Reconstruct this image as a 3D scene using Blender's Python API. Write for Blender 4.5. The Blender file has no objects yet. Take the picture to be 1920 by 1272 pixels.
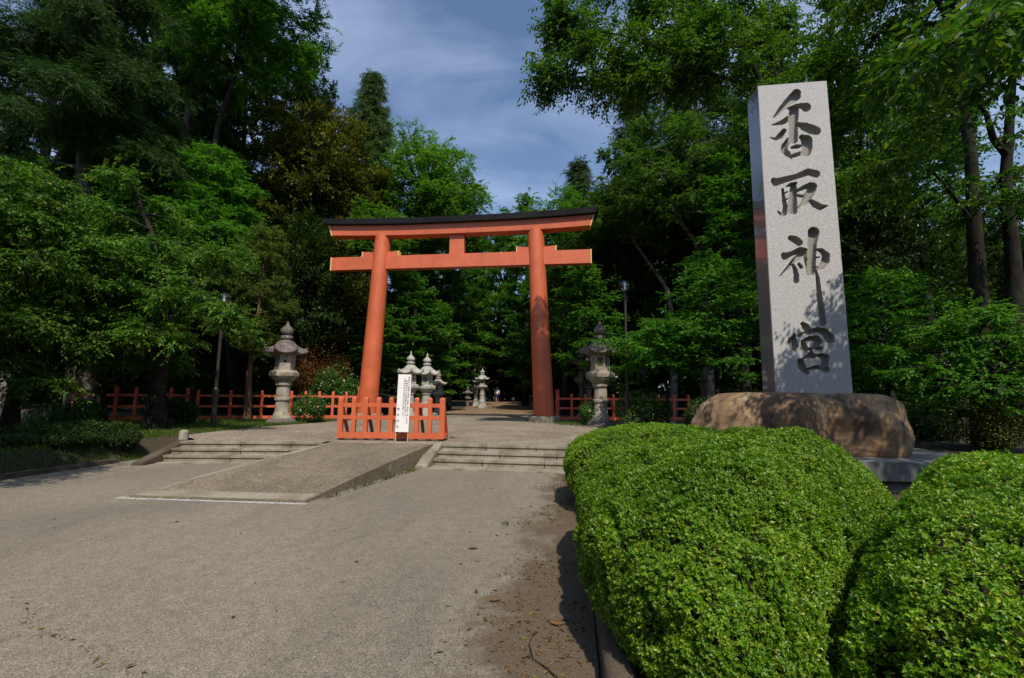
import bpy, bmesh, math, random
import numpy as np
from mathutils import Vector, Matrix, noise as mnoise
from mathutils.bvhtree import BVHTree

R_ = math.radians
scene = bpy.context.scene
COL = scene.collection
H_EYE = 1.5
ZP = .405                      # level of the gravel forecourt

# ------------------------------------------------------------------ camera model
F_PX = 868.0
TH, RO, PS = R_(7.075), R_(.54), R_(7.71)
_R0 = np.array([math.cos(PS), math.sin(PS), 0])
FWD = np.array([-math.sin(PS)*math.cos(TH), math.cos(PS)*math.cos(TH), math.sin(TH)])
_U0 = np.cross(_R0, FWD)
RGT = math.cos(RO)*_R0 + math.sin(RO)*_U0
UPV = -math.sin(RO)*_R0 + math.cos(RO)*_U0
CAM = np.array([0, 0, H_EYE])

def ray(px, py):
    return FWD + RGT*(px-960)/F_PX - UPV*(py-636)/F_PX
def at_depth(px, py, d):       # a point of the place seen in that direction, d metres ahead
    return CAM + ray(px, py)*d
def on_z(px, py, z):
    d = ray(px, py); return CAM + d*(z-H_EYE)/d[2]
def on_y(px, py, y):
    d = ray(px, py); return CAM + d*y/d[1]

# ------------------------------------------------------------------ terrain
def smooth(a, b, x):
    t = min(1, max(0, (x-a)/(b-a))); return t*t*(3-2*t)
def rise(y):
    return .08*smooth(26, 42, y) + .42*smooth(40, 56, y)
def gh(x, y):
    """height of the soil (streets and paving are sheets above it)"""
    h = .385 + rise(y)
    if y > 26:
        h += .10*max(0, abs(x+4.5)-16)*smooth(26, 40, y)
    else:
        h += .05*max(0, -x-24)
    if y < 11.2 and -10.4 < x < 7.2:
        hl = -.08 + .46*smooth(-9.75, -10.4, x)
        if x > .1: hl = .10
        if x > 6.2: hl = .10+.28*smooth(6.2, 7.2, x)
        e = smooth(10.4, 11.2, y) if x > -9.4 else smooth(9.4, 11.2, y)
        h = hl*(1-e) + h*e
    elif y < 11.2 and x >= 7.2:
        h = .385
    return h

# ------------------------------------------------------------------ node helpers
class NT:
    def __init__(s, name):
        s.m = bpy.data.materials.new(name); s.m.use_nodes = True
        s.n = s.m.node_tree.nodes; s.l = s.m.node_tree.links
        s.b = s.n['Principled BSDF']; s.out = s.n['Material Output']
    def node(s, t, **kw):
        n = s.n.new(t)
        for k, v in kw.items():
            if k.startswith('i_'): n.inputs[k[2:].replace('_', ' ')].default_value = v
            else: setattr(n, k, v)
        return n
    def coord(s, kind='Object', scale=None):
        t = s.node('ShaderNodeTexCoord')
        if scale is None: return t.outputs[kind]
        m = s.node('ShaderNodeMapping'); m.inputs['Scale'].default_value = scale
        s.l.new(t.outputs[kind], m.inputs['Vector']); return m.outputs['Vector']
    def noise(s, vec, scale, detail=4, rough=.55, dist=0):
        n = s.node('ShaderNodeTexNoise'); n.inputs['Scale'].default_value = scale
        n.inputs['Detail'].default_value = detail; n.inputs['Roughness'].default_value = rough
        n.inputs['Distortion'].default_value = dist
        s.l.new(vec, n.inputs['Vector']); return n.outputs['Fac']
    def vor(s, vec, scale, feature='F1', out='Distance'):
        n = s.node('ShaderNodeTexVoronoi', feature=feature); n.inputs['Scale'].default_value = scale
        s.l.new(vec, n.inputs['Vector']); return n.outputs[out]
    def ramp(s, fac, stops, interp='LINEAR'):
        r = s.node('ShaderNodeValToRGB'); cr = r.color_ramp; cr.interpolation = interp
        while len(cr.elements) > 1: cr.elements.remove(cr.elements[-1])
        for i, (p, c) in enumerate(stops):
            e = cr.elements[0] if i == 0 else cr.elements.new(p)
            e.position = p
            if not hasattr(c, '__len__'): c = (c, c, c)
            e.color = (*c[:3], 1)
        s.l.new(fac, r.inputs['Fac']); return r.outputs['Color']
    def mix(s, a, b, fac, mode='MIX'):
        m = s.node('ShaderNodeMix', data_type='RGBA', blend_type=mode)
        for i, v in ((0, fac), (6, a), (7, b)):
            if isinstance(v, bpy.types.NodeSocket): s.l.new(v, m.inputs[i])
            elif i == 0: m.inputs[0].default_value = v
            else: m.inputs[i].default_value = (*v[:3], 1) if hasattr(v, '__len__') else (v, v, v, 1)
        return m.outputs[2]
    def math(s, op, a, b=0.):
        m = s.node('ShaderNodeMath', operation=op)
        for i, v in enumerate((a, b)):
            if isinstance(v, bpy.types.NodeSocket): s.l.new(v, m.inputs[i])
            else: m.inputs[i].default_value = v
        return m.outputs[0]
    def bump(s, hgt, strength=.3, dist=.02, prev=None):
        b = s.node('ShaderNodeBump'); b.inputs['Strength'].default_value = strength
        b.inputs['Distance'].default_value = dist
        s.l.new(hgt, b.inputs['Height'])
        if prev is not None: s.l.new(prev, b.inputs['Normal'])
        s.l.new(b.outputs['Normal'], s.b.inputs['Normal']); return b.outputs['Normal']
    def base(s, c):
        if isinstance(c, bpy.types.NodeSocket): s.l.new(c, s.b.inputs['Base Color'])
        else: s.b.inputs['Base Color'].default_value = (*c[:3], 1)
    def rough(s, v):
        if isinstance(v, bpy.types.NodeSocket): s.l.new(v, s.b.inputs['Roughness'])
        else: s.b.inputs['Roughness'].default_value = v

def leaf_mat(name, cols, transl=.35, rough=.55, tcol=None, spec=.28, patch=.9):
    """leaves: each leaf its own tint, loose patches of tint through the crown, light passing through"""
    t = NT(name)
    g = t.node('ShaderNodeNewGeometry'); oi = t.node('ShaderNodeObjectInfo')
    c = t.ramp(g.outputs['Random Per Island'], cols)
    nz = t.noise(t.coord('Object'), patch, 3)
    c = t.mix(c, t.mix(c, (.62, .72, .55), 1, 'MULTIPLY'), t.ramp(nz, [(.38, 0), (.62, 1)]))
    v = t.ramp(oi.outputs['Random'], [(0, .8), (1, 1.2)])
    c = t.mix(c, v, 1, 'MULTIPLY')
    t.base(c); t.rough(rough); t.b.inputs['Specular IOR Level'].default_value = spec
    tr = t.node('ShaderNodeBsdfTranslucent')
    t.l.new(t.mix(c, tcol or (1.5, 1.6, .7), 1, 'MULTIPLY'), tr.inputs['Color'])
    mx = t.node('ShaderNodeMixShader'); mx.inputs[0].default_value = transl
    t.l.new(t.b.outputs[0], mx.inputs[1]); t.l.new(tr.outputs[0], mx.inputs[2])
    t.l.new(mx.outputs[0], t.out.inputs['Surface'])
    return t.m

def bark_mat(name, c0, c1, patch=None, sc=(14, 14, 3)):
    t = NT(name); v = t.coord('Object', sc)
    n = t.noise(v, 1, 6, .65, .4)
    c = t.ramp(n, [(.3, c0), (.7, c1)])
    if patch:
        p = t.noise(t.coord('Object'), 2.4, 5, .6)
        c = t.mix(c, patch, t.ramp(p, [(.5, 0), (.62, .9)]))
    t.base(c); t.rough(.95); t.b.inputs['Specular IOR Level'].default_value = .12; t.bump(n, .6, .03); return t.m

def stone_mat(name, c0, c1, stain=None, grain=160., bump=.25, rough=.85, lich=None, big=1.6):
    t = NT(name); o = t.coord('Object')
    n = t.noise(o, grain, 2, .6); b = t.noise(o, big, 6, .62, .3)
    c = t.ramp(n, [(.3, c0), (.7, c1)])
    if stain: c = t.mix(c, t.mix(c, stain, 1, 'MULTIPLY'), t.ramp(b, [(.42, 0), (.66, 1)]))
    if lich:
        l = t.noise(o, 7, 5, .65); c = t.mix(c, lich, t.ramp(l, [(.56, 0), (.66, .75)]))
    t.base(c); t.rough(rough)
    t.bump(t.mix(n, b, .5), bump, .01); return t.m

def paint_mat(name, col, var=.12, rough=.45):
    t = NT(name); o = t.coord('Object')
    n = t.noise(o, 1.1, 5, .6); n2 = t.noise(t.coord('Object', (6, 6, .7)), 4, 4, .6)
    d = tuple(x*(1-2.2*var) for x in col); l = tuple(min(1, x*(1+var)) for x in col)
    c = t.ramp(t.mix(n, n2, .5), [(.3, d), (.65, l)])
    t.base(c); t.rough(t.ramp(n, [(.3, rough-.08), (.7, rough+.12)])); t.bump(n2, .08, .01)
    return t.m

M = {}
def materials():
    V = .0
    # --- leaves (real leaf albedos)
    M['cherry'] = leaf_mat('cherry_leaf', [(0, (0.039, 0.105, 0.013)), (.6, (0.074, 0.178, 0.018)), (.9, (0.150, 0.255, 0.028)), (1, (0.248, 0.289, 0.045))], .38)
    M['bright'] = leaf_mat('bright_leaf', [(0, (0.042, 0.145, 0.013)), (.6, (0.075, 0.217, 0.020)), (1, (0.128, 0.290, 0.028))], .42)
    M['zelkova'] = leaf_mat('zelkova_leaf', [(0, (0.060, 0.160, 0.017)), (.6, (0.110, 0.248, 0.026)), (1, (0.191, 0.336, 0.043))], .42, patch=.5)
    M['maple'] = leaf_mat('maple_leaf', [(0, (0.037, 0.120, 0.012)), (.65, (0.070, 0.200, 0.017)), (1, (0.141, 0.280, 0.026))], .42)
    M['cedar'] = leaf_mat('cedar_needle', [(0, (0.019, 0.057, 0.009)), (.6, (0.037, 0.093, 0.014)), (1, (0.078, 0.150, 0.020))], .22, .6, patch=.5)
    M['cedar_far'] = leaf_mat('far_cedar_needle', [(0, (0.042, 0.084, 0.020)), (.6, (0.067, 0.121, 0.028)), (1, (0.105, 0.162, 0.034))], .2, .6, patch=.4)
    M['oak'] = leaf_mat('evergreen_oak_leaf', [(0, (0.047, 0.069, 0.011)), (.55, (0.094, 0.108, 0.016)), (.85, (0.187, 0.173, 0.022)), (1, (0.312, 0.240, 0.034))], .25, .42, patch=.35)
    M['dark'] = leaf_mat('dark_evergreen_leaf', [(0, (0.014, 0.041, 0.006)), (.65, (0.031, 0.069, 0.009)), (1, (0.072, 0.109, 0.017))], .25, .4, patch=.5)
    M['pine'] = leaf_mat('pine_needle', [(0, (0.047, 0.083, 0.009)), (.6, (0.086, 0.128, 0.014)), (1, (0.140, 0.180, 0.020))], .25, .6)
    M['camellia'] = leaf_mat('camellia_leaf', [(0, (0.028, 0.090, 0.011)), (.6, (0.053, 0.150, 0.016)), (1, (0.117, 0.225, 0.025))], .2, .28, spec=.7)
    M['redmaple'] = leaf_mat('red_maple_leaf', [(0, (0.094, 0.036, 0.011)), (.35, (0.175, 0.042, 0.016)), (.6, (0.075, 0.078, 0.013)), (1, (0.212, 0.072, 0.022))], .3, .5, (1.4, 1., .7))
    M['hedge'] = leaf_mat('hedge_leaf', [(0, (.072, .190, .009)), (.5, (.152, .318, .012)), (.80, (.25, .400, .017)), (.94, (.36, .42, .03)), (.985, (.38, .36, .04)), (1, (.22, .13, .05))], .3, .38, (1.3, 1.5, .5), spec=.4, patch=1.4)
    M['litter'] = leaf_mat('dry_leaf', [(0, (.08, .04, .02)), (.4, (.16, .075, .03)), (.75, (.26, .15, .06)), (.9, (.10, .14, .03)), (1, (.34, .24, .12))], .1, .7, (1, 1, 1), patch=3)
    M['grass'] = leaf_mat('grass_blade', [(0, (0.041, 0.081, 0.010)), (.6, (0.078, 0.137, 0.014)), (1, (0.162, 0.195, 0.029))], .3, .6)
    # --- bark and twigs
    M['bark'] = bark_mat('dark_bark', (.010, .008, .0065), (.036, .030, .024), (.034, .040, .026))
    M['bark_pale'] = bark_mat('pale_bark', (.10, .09, .075), (.30, .28, .24), (.05, .055, .04))
    M['bark_cedar'] = bark_mat('cedar_bark', (.055, .040, .032), (.17, .14, .12), (.22, .21, .19), (26, 26, 2))
    M['bark_brown'] = bark_mat('brown_bark', (.07, .042, .028), (.24, .15, .09), None, (20, 20, 2))
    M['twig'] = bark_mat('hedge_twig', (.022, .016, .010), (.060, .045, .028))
    # --- stone
    M['granite'] = stone_mat('tooled_granite', (.27, .265, .26), (.57, .56, .555), None, 80, .1, .8)
    M['lantern'] = stone_mat('weathered_lantern_stone', (.25, .22, .175), (.46, .42, .34), (.45, .42, .40), 60, .35, .9, (.17, .16, .11), 3.2)
    M['lantern_dark'] = stone_mat('dark_lantern_roof_stone', (.085, .070, .065), (.20, .17, .155), (.55, .5, .5), 50, .5, .95, (.27, .25, .2), 4)
    M['lantern_grey'] = stone_mat('grey_lantern_stone', (.27, .275, .25), (.47, .47, .43), (.55, .56, .50), 60, .3, .9, (.30, .30, .17), 3)
    M['step'] = stone_mat('step_stone', (.19, .165, .125), (.37, .335, .27), (.50, .44, .36), 70, .25, .9, (.15, .14, .10), 2.4)
    M['slab'] = stone_mat('slab_stone', (.11, .115, .115), (.24, .245, .24), (.6, .6, .6), 90, .3, .8, None, 2)
    M['concrete'] = stone_mat('old_concrete', (.20, .18, .14), (.33, .30, .235), (.62, .58, .5), 110, .2, .95)
    M['kerb'] = stone_mat('kerb_concrete', (.060, .044, .030), (.125, .094, .066), (.5, .5, .45), 80, .3, .95)
    M['carved'] = stone_mat('rough_carved_granite_shaded', (.165, .155, .14), (.36, .34, .31), None, 60, .5, .95)  # browner cut stone, darkened further to paint shade into the carved strokes
    # polished granite: mirror-like sides of the pillar
    t = NT('polished_granite'); o = t.coord('Object')
    n = t.noise(o, 130, 2, .6)
    t.base(t.ramp(n, [(.35, (.13, .132, .134)), (.65, (.25, .252, .252))])); t.rough(.22)
    t.b.inputs['Coat Weight'].default_value = .6; t.b.inputs['Coat Roughness'].default_value = .02
    t.b.inputs['Coat IOR'].default_value = 1.5
    M['polished'] = t.m
    # boulder
    t = NT('brown_boulder'); o = t.coord('Object')
    a = t.noise(o, 1.3, 8, .66, .6); b = t.noise(t.coord('Object', (3.2, 3.2, .8)), 1.5, 6, .65, .3); g = t.noise(o, 70, 3, .7)
    c = t.ramp(a, [(.28, (.085, .052, .030)), (.44, (.21, .125, .065)), (.56, (.36, .235, .12)), (.70, (.48, .40, .28))])
    c = t.mix(c, (.055, .040, .030), t.ramp(b, [(.47, 0), (.62, .85)]))
    c = t.mix(c, t.ramp(g, [(.3, .55), (.7, 1.25)]), .8, 'MULTIPLY')
    sx = t.node('ShaderNodeSeparateXYZ'); t.l.new(o, sx.inputs[0])
    lf = t.ramp(t.math('ADD', sx.outputs[0], t.math('MULTIPLY', a, .7)), [(0, 0), (1, 0)])
    gz = t.math('ADD', t.math('MULTIPLY', sx.outputs[0], -.6), t.math('MULTIPLY', a, .6))
    c = t.mix(c, (.27, .265, .25), t.ramp(gz, [(1.06, 0), (1.16, .8)]))
    t.base(c); t.rough(.85); t.bump(t.mix(a, g, .35), .6, .04); M['boulder'] = t.m
    # --- paint
    M['red'] = paint_mat('vermilion_paint', (.55, .122, .048), .13)
    M['red_old'] = paint_mat('weathered_vermilion_paint', (.58, .105, .044), .15, .6)
    M['yellow'] = paint_mat('yellow_end_paint', (.80, .60, .24), .05)
    M['black'] = paint_mat('black_roof_paint', (.013, .013, .016), .2, .5)
    M['pole'] = paint_mat('brown_pole_paint', (.035, .026, .023), .12, .4)
    M['white'] = paint_mat('white_board', (.80, .78, .78), .02, .6)
    M['ink'] = paint_mat('black_ink', (.03, .03, .035), .02, .6)
    M['wood'] = paint_mat('pale_wood', (.55, .36, .16), .12, .7)
    M['rubber'] = paint_mat('grey_caster', (.20, .18, .16), .1, .7)
    M['line'] = stone_mat('worn_white_line', (.25, .25, .24), (.62, .62, .60), (.5, .5, .5), 26, .1, .9, None, 9)
    M['skin'] = paint_mat('skin', (.50, .26, .18), .03, .6)
    M['shirt'] = paint_mat('white_shirt', (.68, .63, .62), .05, .9)
    M['denim'] = paint_mat('navy_denim', (.035, .055, .13), .1, .9)
    M['hat'] = paint_mat('grey_hat', (.42, .40, .37), .05, .9)
    M['sock'] = paint_mat('dark_shoe', (.05, .03, .03), .05, .8)
    M['dark_cloth'] = paint_mat('dark_navy_cloth', (.02, .025, .05), .05, .9)
    # lamp
    t = NT('clear_globe'); t.base((.9, .92, .92)); t.rough(.03); t.b.inputs['Specular IOR Level'].default_value = .6
    tr = t.node('ShaderNodeBsdfTransparent'); tr.inputs['Color'].default_value = (.93, .95, .95, 1)
    gl = t.node('ShaderNodeBsdfGlossy'); gl.inputs['Roughness'].default_value = .03
    fr = t.node('ShaderNodeFresnel'); fr.inputs['IOR'].default_value = 1.45
    mx = t.node('ShaderNodeMixShader'); t.l.new(fr.outputs[0], mx.inputs[0]); t.l.new(tr.outputs[0], mx.inputs[1]); t.l.new(gl.outputs[0], mx.inputs[2])
    t.l.new(mx.outputs[0], t.out.inputs['Surface']); M['glass'] = t.m
    t = NT('white_lamp_tube'); t.base((.88, .88, .85)); t.rough(.25); M['tube'] = t.m
    # --- asphalt
    t = NT('old_asphalt'); o = t.coord('Object')
    ag = t.vor(o, 170, 'F1', 'Color'); sp = t.noise(o, 120, 2, .7); md = t.noise(o, 9, 6, .7)
    bg = t.noise(t.coord('Object', (.9, .45, 1)), .5, 6, .62, .6)
    s = t.node('ShaderNodeSeparateColor'); t.l.new(ag, s.inputs[0])
    c = t.ramp(s.outputs[0], [(0, (.060, .055, .047)), (.3, (.148, .136, .113)), (.75, (.218, .198, .163)), (1, (.30, .275, .23))])
    c = t.mix(c, t.ramp(bg, [(.33, (.86, .845, .81)), (.66, (1.20, 1.15, 1.03))]), 1, 'MULTIPLY')
    c = t.mix(c, t.ramp(md, [(.32, .72), (.68, 1.18)]), .7, 'MULTIPLY')
    dk = t.noise(t.coord('Object', (2.2, .55, 1)), .55, 5, .6, .8)
    c = t.mix(c, t.mix(c, (.76, .76, .77), 1, 'MULTIPLY'), t.ramp(dk, [(.56, 0), (.68, .6)]))
    cr = t.node('ShaderNodeTexVoronoi', feature='DISTANCE_TO_EDGE'); cr.inputs['Scale'].default_value = .33
    dv = t.node('ShaderNodeVectorMath', operation='ADD'); t.l.new(o, dv.inputs[0])
    nn = t.node('ShaderNodeTexNoise'); nn.inputs['Scale'].default_value = 2.2; nn.inputs['Detail'].default_value = 6
    t.l.new(o, nn.inputs['Vector']); sc = t.node('ShaderNodeVectorMath', operation='SCALE'); sc.inputs['Scale'].default_value = .9
    t.l.new(nn.outputs['Color'], sc.inputs[0]); t.l.new(sc.outputs[0], dv.inputs[1]); t.l.new(dv.outputs[0], cr.inputs['Vector'])
    ck = t.ramp(cr.outputs['Distance'], [(0, .5), (.004, 0)])
    c = t.mix(c, (.035, .030, .024), t.mix(ck, t.ramp(t.noise(o, .7, 3), [(.54, 0), (.62, 1)]), 1, 'MULTIPLY'))
    # earth washed over the asphalt beside the kerb of the hedge bed
    sx = t.node('ShaderNodeSeparateXYZ'); t.l.new(o, sx.inputs[0])
    en = t.noise(o, 1.7, 7, .68, .5)
    ed = t.math('ADD', t.math('MULTIPLY', sx.outputs[0], .5), t.math('MULTIPLY', en, .9))
    ed = t.math('SUBTRACT', ed, t.math('MULTIPLY', sx.outputs[1], .022))
    so = t.mix(t.ramp(t.noise(o, 60, 4, .7), [(.3, (.034, .021, .011)), (.7, (.125, .086, .048))]), c, .12)
    c = t.mix(c, so, t.ramp(ed, [(-.0, 0), (.17, .95)]))
    t.base(c); t.rough(.92)
    t.bump(t.mix(s.outputs[0], sp, .5), .35, .004); M['asphalt'] = t.m
    # --- gravel forecourt
    t = NT('forecourt_gravel'); o = t.coord('Object')
    st = t.vor(o, 42, 'F1', 'Color'); s = t.node('ShaderNodeSeparateColor'); t.l.new(st, s.inputs[0])
    c = t.ramp(s.outputs[1], [(0, (.085, .074, .058)), (.5, (.215, .188, .150)), (1, (.42, .385, .325))])
    b = t.noise(o, .6, 6, .65, .5)
    c = t.mix(c, t.ramp(b, [(.36, (.72, .66, .56)), (.64, (1.12, 1.08, 1.0))]), 1, 'MULTIPLY')
    sx = t.node('ShaderNodeSeparateXYZ'); t.l.new(o, sx.inputs[0])
    far = t.math('ADD', t.math('MULTIPLY', sx.outputs[1], .02), t.math('MULTIPLY', t.noise(t.coord('Object', (.25, .6, 1)), 1.4, 4), .35))
    c = t.mix(c, t.mix(c, (.85, .62, .40), 1, 'MULTIPLY'), t.ramp(far, [(.66, 0), (.82, .9)]))
    t.base(c); t.rough(.95); t.bump(t.vor(o, 42), .8, .012); M['gravel'] = t.m
    # --- exposed aggregate ramp
    t = NT('exposed_aggregate'); o = t.coord('Object')
    st = t.vor(o, 70, 'F1', 'Color'); s = t.node('ShaderNodeSeparateColor'); t.l.new(st, s.inputs[0])
    c = t.ramp(s.outputs[0], [(0, (.075, .064, .048)), (.5, (.160, .137, .101)), (1, (.27, .235, .178))])
    b = t.noise(t.coord('Object', (1, .5, 1)), 1.1, 6, .68, .6)
    c = t.mix(c, t.ramp(b, [(.35, (.72, .70, .66)), (.68, (1.25, 1.2, 1.1))]), 1, 'MULTIPLY')
    c = t.mix(c, (.30, .27, .20), t.ramp(t.noise(t.coord('Object', (1, 2.4, 1)), 2.3, 6, .7), [(.60, 0), (.67, .6)]))
    t.base(c); t.rough(.95); t.bump(s.outputs[0], .6, .008); M['aggregate'] = t.m
    # --- soil
    t = NT('forest_soil'); o = t.coord('Object')
    a = t.noise(o, .9, 6, .65); g = t.noise(o, 26, 5, .7)
    c = t.ramp(g, [(.3, (.022, .016, .010)), (.6, (.060, .043, .026)), (.8, (.10, .072, .042))])
    c = t.mix(c, (.030, .046, .012), t.ramp(a, [(.46, 0), (.6, .7)]))
    t.base(c); t.rough(1.); t.bump(g, .8, .04); M['soil'] = t.m

# ------------------------------------------------------------------ mesh helpers
def link(o, parent=None):
    COL.objects.link(o)
    if parent is not None: o.parent = parent
    return o
def tag(o, label=None, cat=None, group=None, kind=None):
    if label: o['label'] = label
    if cat: o['category'] = cat
    if group: o['group'] = group
    if kind: o['kind'] = kind
    return o
def empty(name, loc=(0, 0, 0), rz=0, label=None, cat=None, group=None):
    o = bpy.data.objects.new(name, None); link(o); o.location = loc; o.rotation_euler = (0, 0, rz)
    return tag(o, label, cat, group)
def np_mesh(name, V, Q, mat, parent=None, sm=False, mats=None, mi=None):
    V = np.asarray(V, np.float32).reshape(-1, 3); Q = np.asarray(Q, np.int32).reshape(-1, 4)
    me = bpy.data.meshes.new(name)
    me.vertices.add(len(V)); me.vertices.foreach_set('co', V.ravel())
    me.loops.add(Q.size); me.loops.foreach_set('vertex_index', Q.ravel())
    me.polygons.add(len(Q))
    me.polygons.foreach_set('loop_start', np.arange(0, Q.size, 4, dtype=np.int32))
    me.polygons.foreach_set('loop_total', np.full(len(Q), 4, np.int32))
    me.polygons.foreach_set('use_smooth', np.full(len(Q), bool(sm)))
    for m in (mats or [mat]): me.materials.append(m)
    if mi is not None: me.polygons.foreach_set('material_index', np.asarray(mi, np.int32))
    me.update(calc_edges=True); me.validate()
    return link(bpy.data.objects.new(name, me), parent)

class MB:
    """collects boxes, tubes, lofts and lathes and links them as one mesh object"""
    def __init__(s): s.v = []; s.f = []
    def add(s, vs, fs):
        k = len(s.v); s.v += [tuple(v) for v in vs]; s.f += [tuple(i+k for i in f) for f in fs]; return s
    def box(s, x0, x1, y0, y1, z0, z1, M_=None):
        vs = [(x, y, z) for z in (z0, z1) for y in (y0, y1) for x in (x0, x1)]
        if M_ is not None: vs = [M_ @ Vector(v) for v in vs]
        return s.add(vs, [(0, 2, 3, 1), (4, 5, 7, 6), (0, 1, 5, 4), (2, 6, 7, 3), (0, 4, 6, 2), (1, 3, 7, 5)])
    def loft(s, secs, caps=True, closed=True):
        n = len(secs[0]); vs = [p for sec in secs for p in sec]; fs = []
        for i in range(len(secs)-1):
            for j in range(n if closed else n-1):
                a, b = i*n+j, i*n+(j+1) % n
                fs.append((a, b, b+n, a+n))
        if caps and closed:
            fs.append(tuple(range(n-1, -1, -1))); fs.append(tuple((len(secs)-1)*n+j for j in range(n)))
        return s.add(vs, fs)
    def lathe(s, prof, n=24, c=(0, 0), rot=0.):
        return s.loft([[(c[0]+r*math.cos(2*math.pi*j/n+rot), c[1]+r*math.sin(2*math.pi*j/n+rot), z) for j in range(n)] for r, z in prof])
    def tube(s, pts, rad, n=8):
        V, Q = tube_np(np.array(pts, float), np.array(rad, float) if hasattr(rad, '__len__') else np.full(len(pts), rad), n)
        k = len(s.v); s.v += [tuple(v) for v in V]; s.f += [tuple(int(i)+k for i in q) for q in Q]
        return s
    def bar(s, a, b, w, d):
        """square bar from a to b, w across, d deep"""
        a, b = Vector(a), Vector(b); t = (b-a).normalized()
        x = Vector((1, 0, 0)) if abs(t.x) < .9 else Vector((0, 1, 0))
        y = t.cross(x).normalized(); x = y.cross(t)
        q = [(-1, -1), (1, -1), (1, 1), (-1, 1)]
        return s.loft([[p+x*(i*w/2)+y*(j*d/2) for i, j in q] for p in (a, b)])
    def build(s, name, mat, parent=None, bevel=0, sm=False, seg=2, ang=40):
        me = bpy.data.meshes.new(name); me.from_pydata(s.v, [], s.f)
        bm = bmesh.new(); bm.from_mesh(me); bmesh.ops.recalc_face_normals(bm, faces=bm.faces)
        if bevel:
            es = [e for e in bm.edges if len(e.link_faces) == 2 and e.calc_face_angle(0) > R_(30)]
            bmesh.ops.bevel(bm, geom=es, offset=bevel, segments=seg, affect='EDGES', clamp_overlap=True)
        bm.to_mesh(me); bm.free(); me.materials.append(mat)
        if sm:
            me.polygons.foreach_set('use_smooth', [True]*len(me.polygons))
            try: me.set_sharp_from_angle(angle=R_(ang))
            except Exception: pass
        return link(bpy.data.objects.new(name, me), parent)

def tube_np(P, rad, n=6):
    K = len(P); T = np.gradient(P, axis=0); T /= np.linalg.norm(T, axis=1)[:, None]+1e-9
    ref = np.array([0, 0, 1.]) if abs(T[0][2]) < .8 else np.array([1., 0, 0])
    A = np.cross(T, ref); A /= np.linalg.norm(A, axis=1)[:, None]+1e-9
    B = np.cross(T, A); a = np.arange(n)*2*math.pi/n
    V = P[:, None, :] + rad[:, None, None]*(A[:, None, :]*np.cos(a)[None, :, None] + B[:, None, :]*np.sin(a)[None, :, None])
    i = np.arange(K-1)[:, None]*n; j = np.arange(n)[None, :]; j2 = (j+1) % n
    Q = np.stack([i+j, i+j2, i+n+j2, i+n+j], -1).reshape(-1, 4)
    return V.reshape(-1, 3), Q

class Geo:
    def __init__(s): s.V = []; s.Q = []; s.n = 0
    def add(s, V, Q): s.V.append(V); s.Q.append(Q+s.n); s.n += len(V)
    def get(s): return np.concatenate(s.V), np.concatenate(s.Q)

def norm(a): return a/(np.linalg.norm(a, axis=-1, keepdims=True)+1e-9)
def leaf_quads(P, D, N, L, W, cup=.06):
    D = norm(D); S = norm(np.cross(D, N)); N = np.cross(S, D)
    L = L[:, None]; W = W[:, None]
    V = np.stack([P, P+D*L*.42+S*W/2+N*cup*L, P+D*L-N*cup*L, P+D*L*.42-S*W/2+N*cup*L], 1).reshape(-1, 3)
    return V, np.arange(len(V)).reshape(-1, 4)

def leaf_lens(P, D, N, L, W, fold=.16):
    """a fuller leaf: two halves folded along the midrib, six corners"""
    D = norm(D); S = norm(np.cross(D, N)); N = np.cross(S, D)
    L = L[:, None]; W = W[:, None]; f = N*W*fold; dr = -N*L*.10
    V = np.stack([P, P+D*L*.28+S*W*.46+f, P+D*L*.68+S*W*.34+f*.7+dr*.5, P+D*L+dr, P+D*L*.68-S*W*.34+f*.7+dr*.5, P+D*L*.28-S*W*.46+f], 1).reshape(-1, 3)
    b = np.arange(len(P))[:, None]*6
    return V, np.concatenate([b+np.array([[0, 3, 2, 1]]), b+np.array([[0, 5, 4, 3]])], 0)

# ------------------------------------------------------------------ trees
def interp(P, s):
    s = np.clip(s, 0, 1)*(len(P)-1); i = np.minimum(s.astype(int), len(P)-2); f = (s-i)[:, None]
    return P[i]*(1-f)+P[i+1]*f, norm(P[i+1]-P[i])

KIND = dict(
    # sub density per metre, sub length fraction, elevation mean / spread, twigs per metre, twig length, leaves per twig, leaf length, width, flatness, droop, style
    cherry=dict(sd=5.0, sl=.34, em=-.05, es=.18, td=13, tl=.45, ln=10, L=.115, W=.055, flat=.35, droop=.28, style='flat', up=.35, ld=.18),
    maple=dict(sd=5.0, sl=.36, em=.02, es=.14, td=13, tl=.42, ln=10, L=.100, W=.066, flat=.25, droop=.16, style='flat', up=.30, ld=.14),
    round=dict(sd=4.4, sl=.34, em=.12, es=.40, td=11, tl=.5, ln=10, L=.14, W=.08, flat=.9, droop=.02, style='out', up=.55, ld=.05),
    zelkova=dict(sd=4.0, sl=.34, em=.05, es=.30, td=9, tl=.6, ln=11, L=.155, W=.09, flat=.6, droop=.14, style='flat', up=.75, ld=.12),
    cedar=dict(sd=6.5, sl=.26, em=-.22, es=.18, td=11, tl=.55, ln=16, L=.165, W=.027, flat=.5, droop=.42, style='needle', up=.22, ld=.25),
    pine=dict(sd=3.0, sl=.3, em=.1, es=.15, td=6, tl=.2, ln=22, L=.15, W=.02, flat=.6, droop=.02, style='tuft', up=.25, ld=.0),
)
def crown_prof(kind):
    if kind in ('cedar',): return lambda t: (1-t)**.75*min(1, .55+t*3)
    return lambda t: max(.12, math.sin(math.pi*min(1, .12+.88*t)**.85)**.7)

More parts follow.
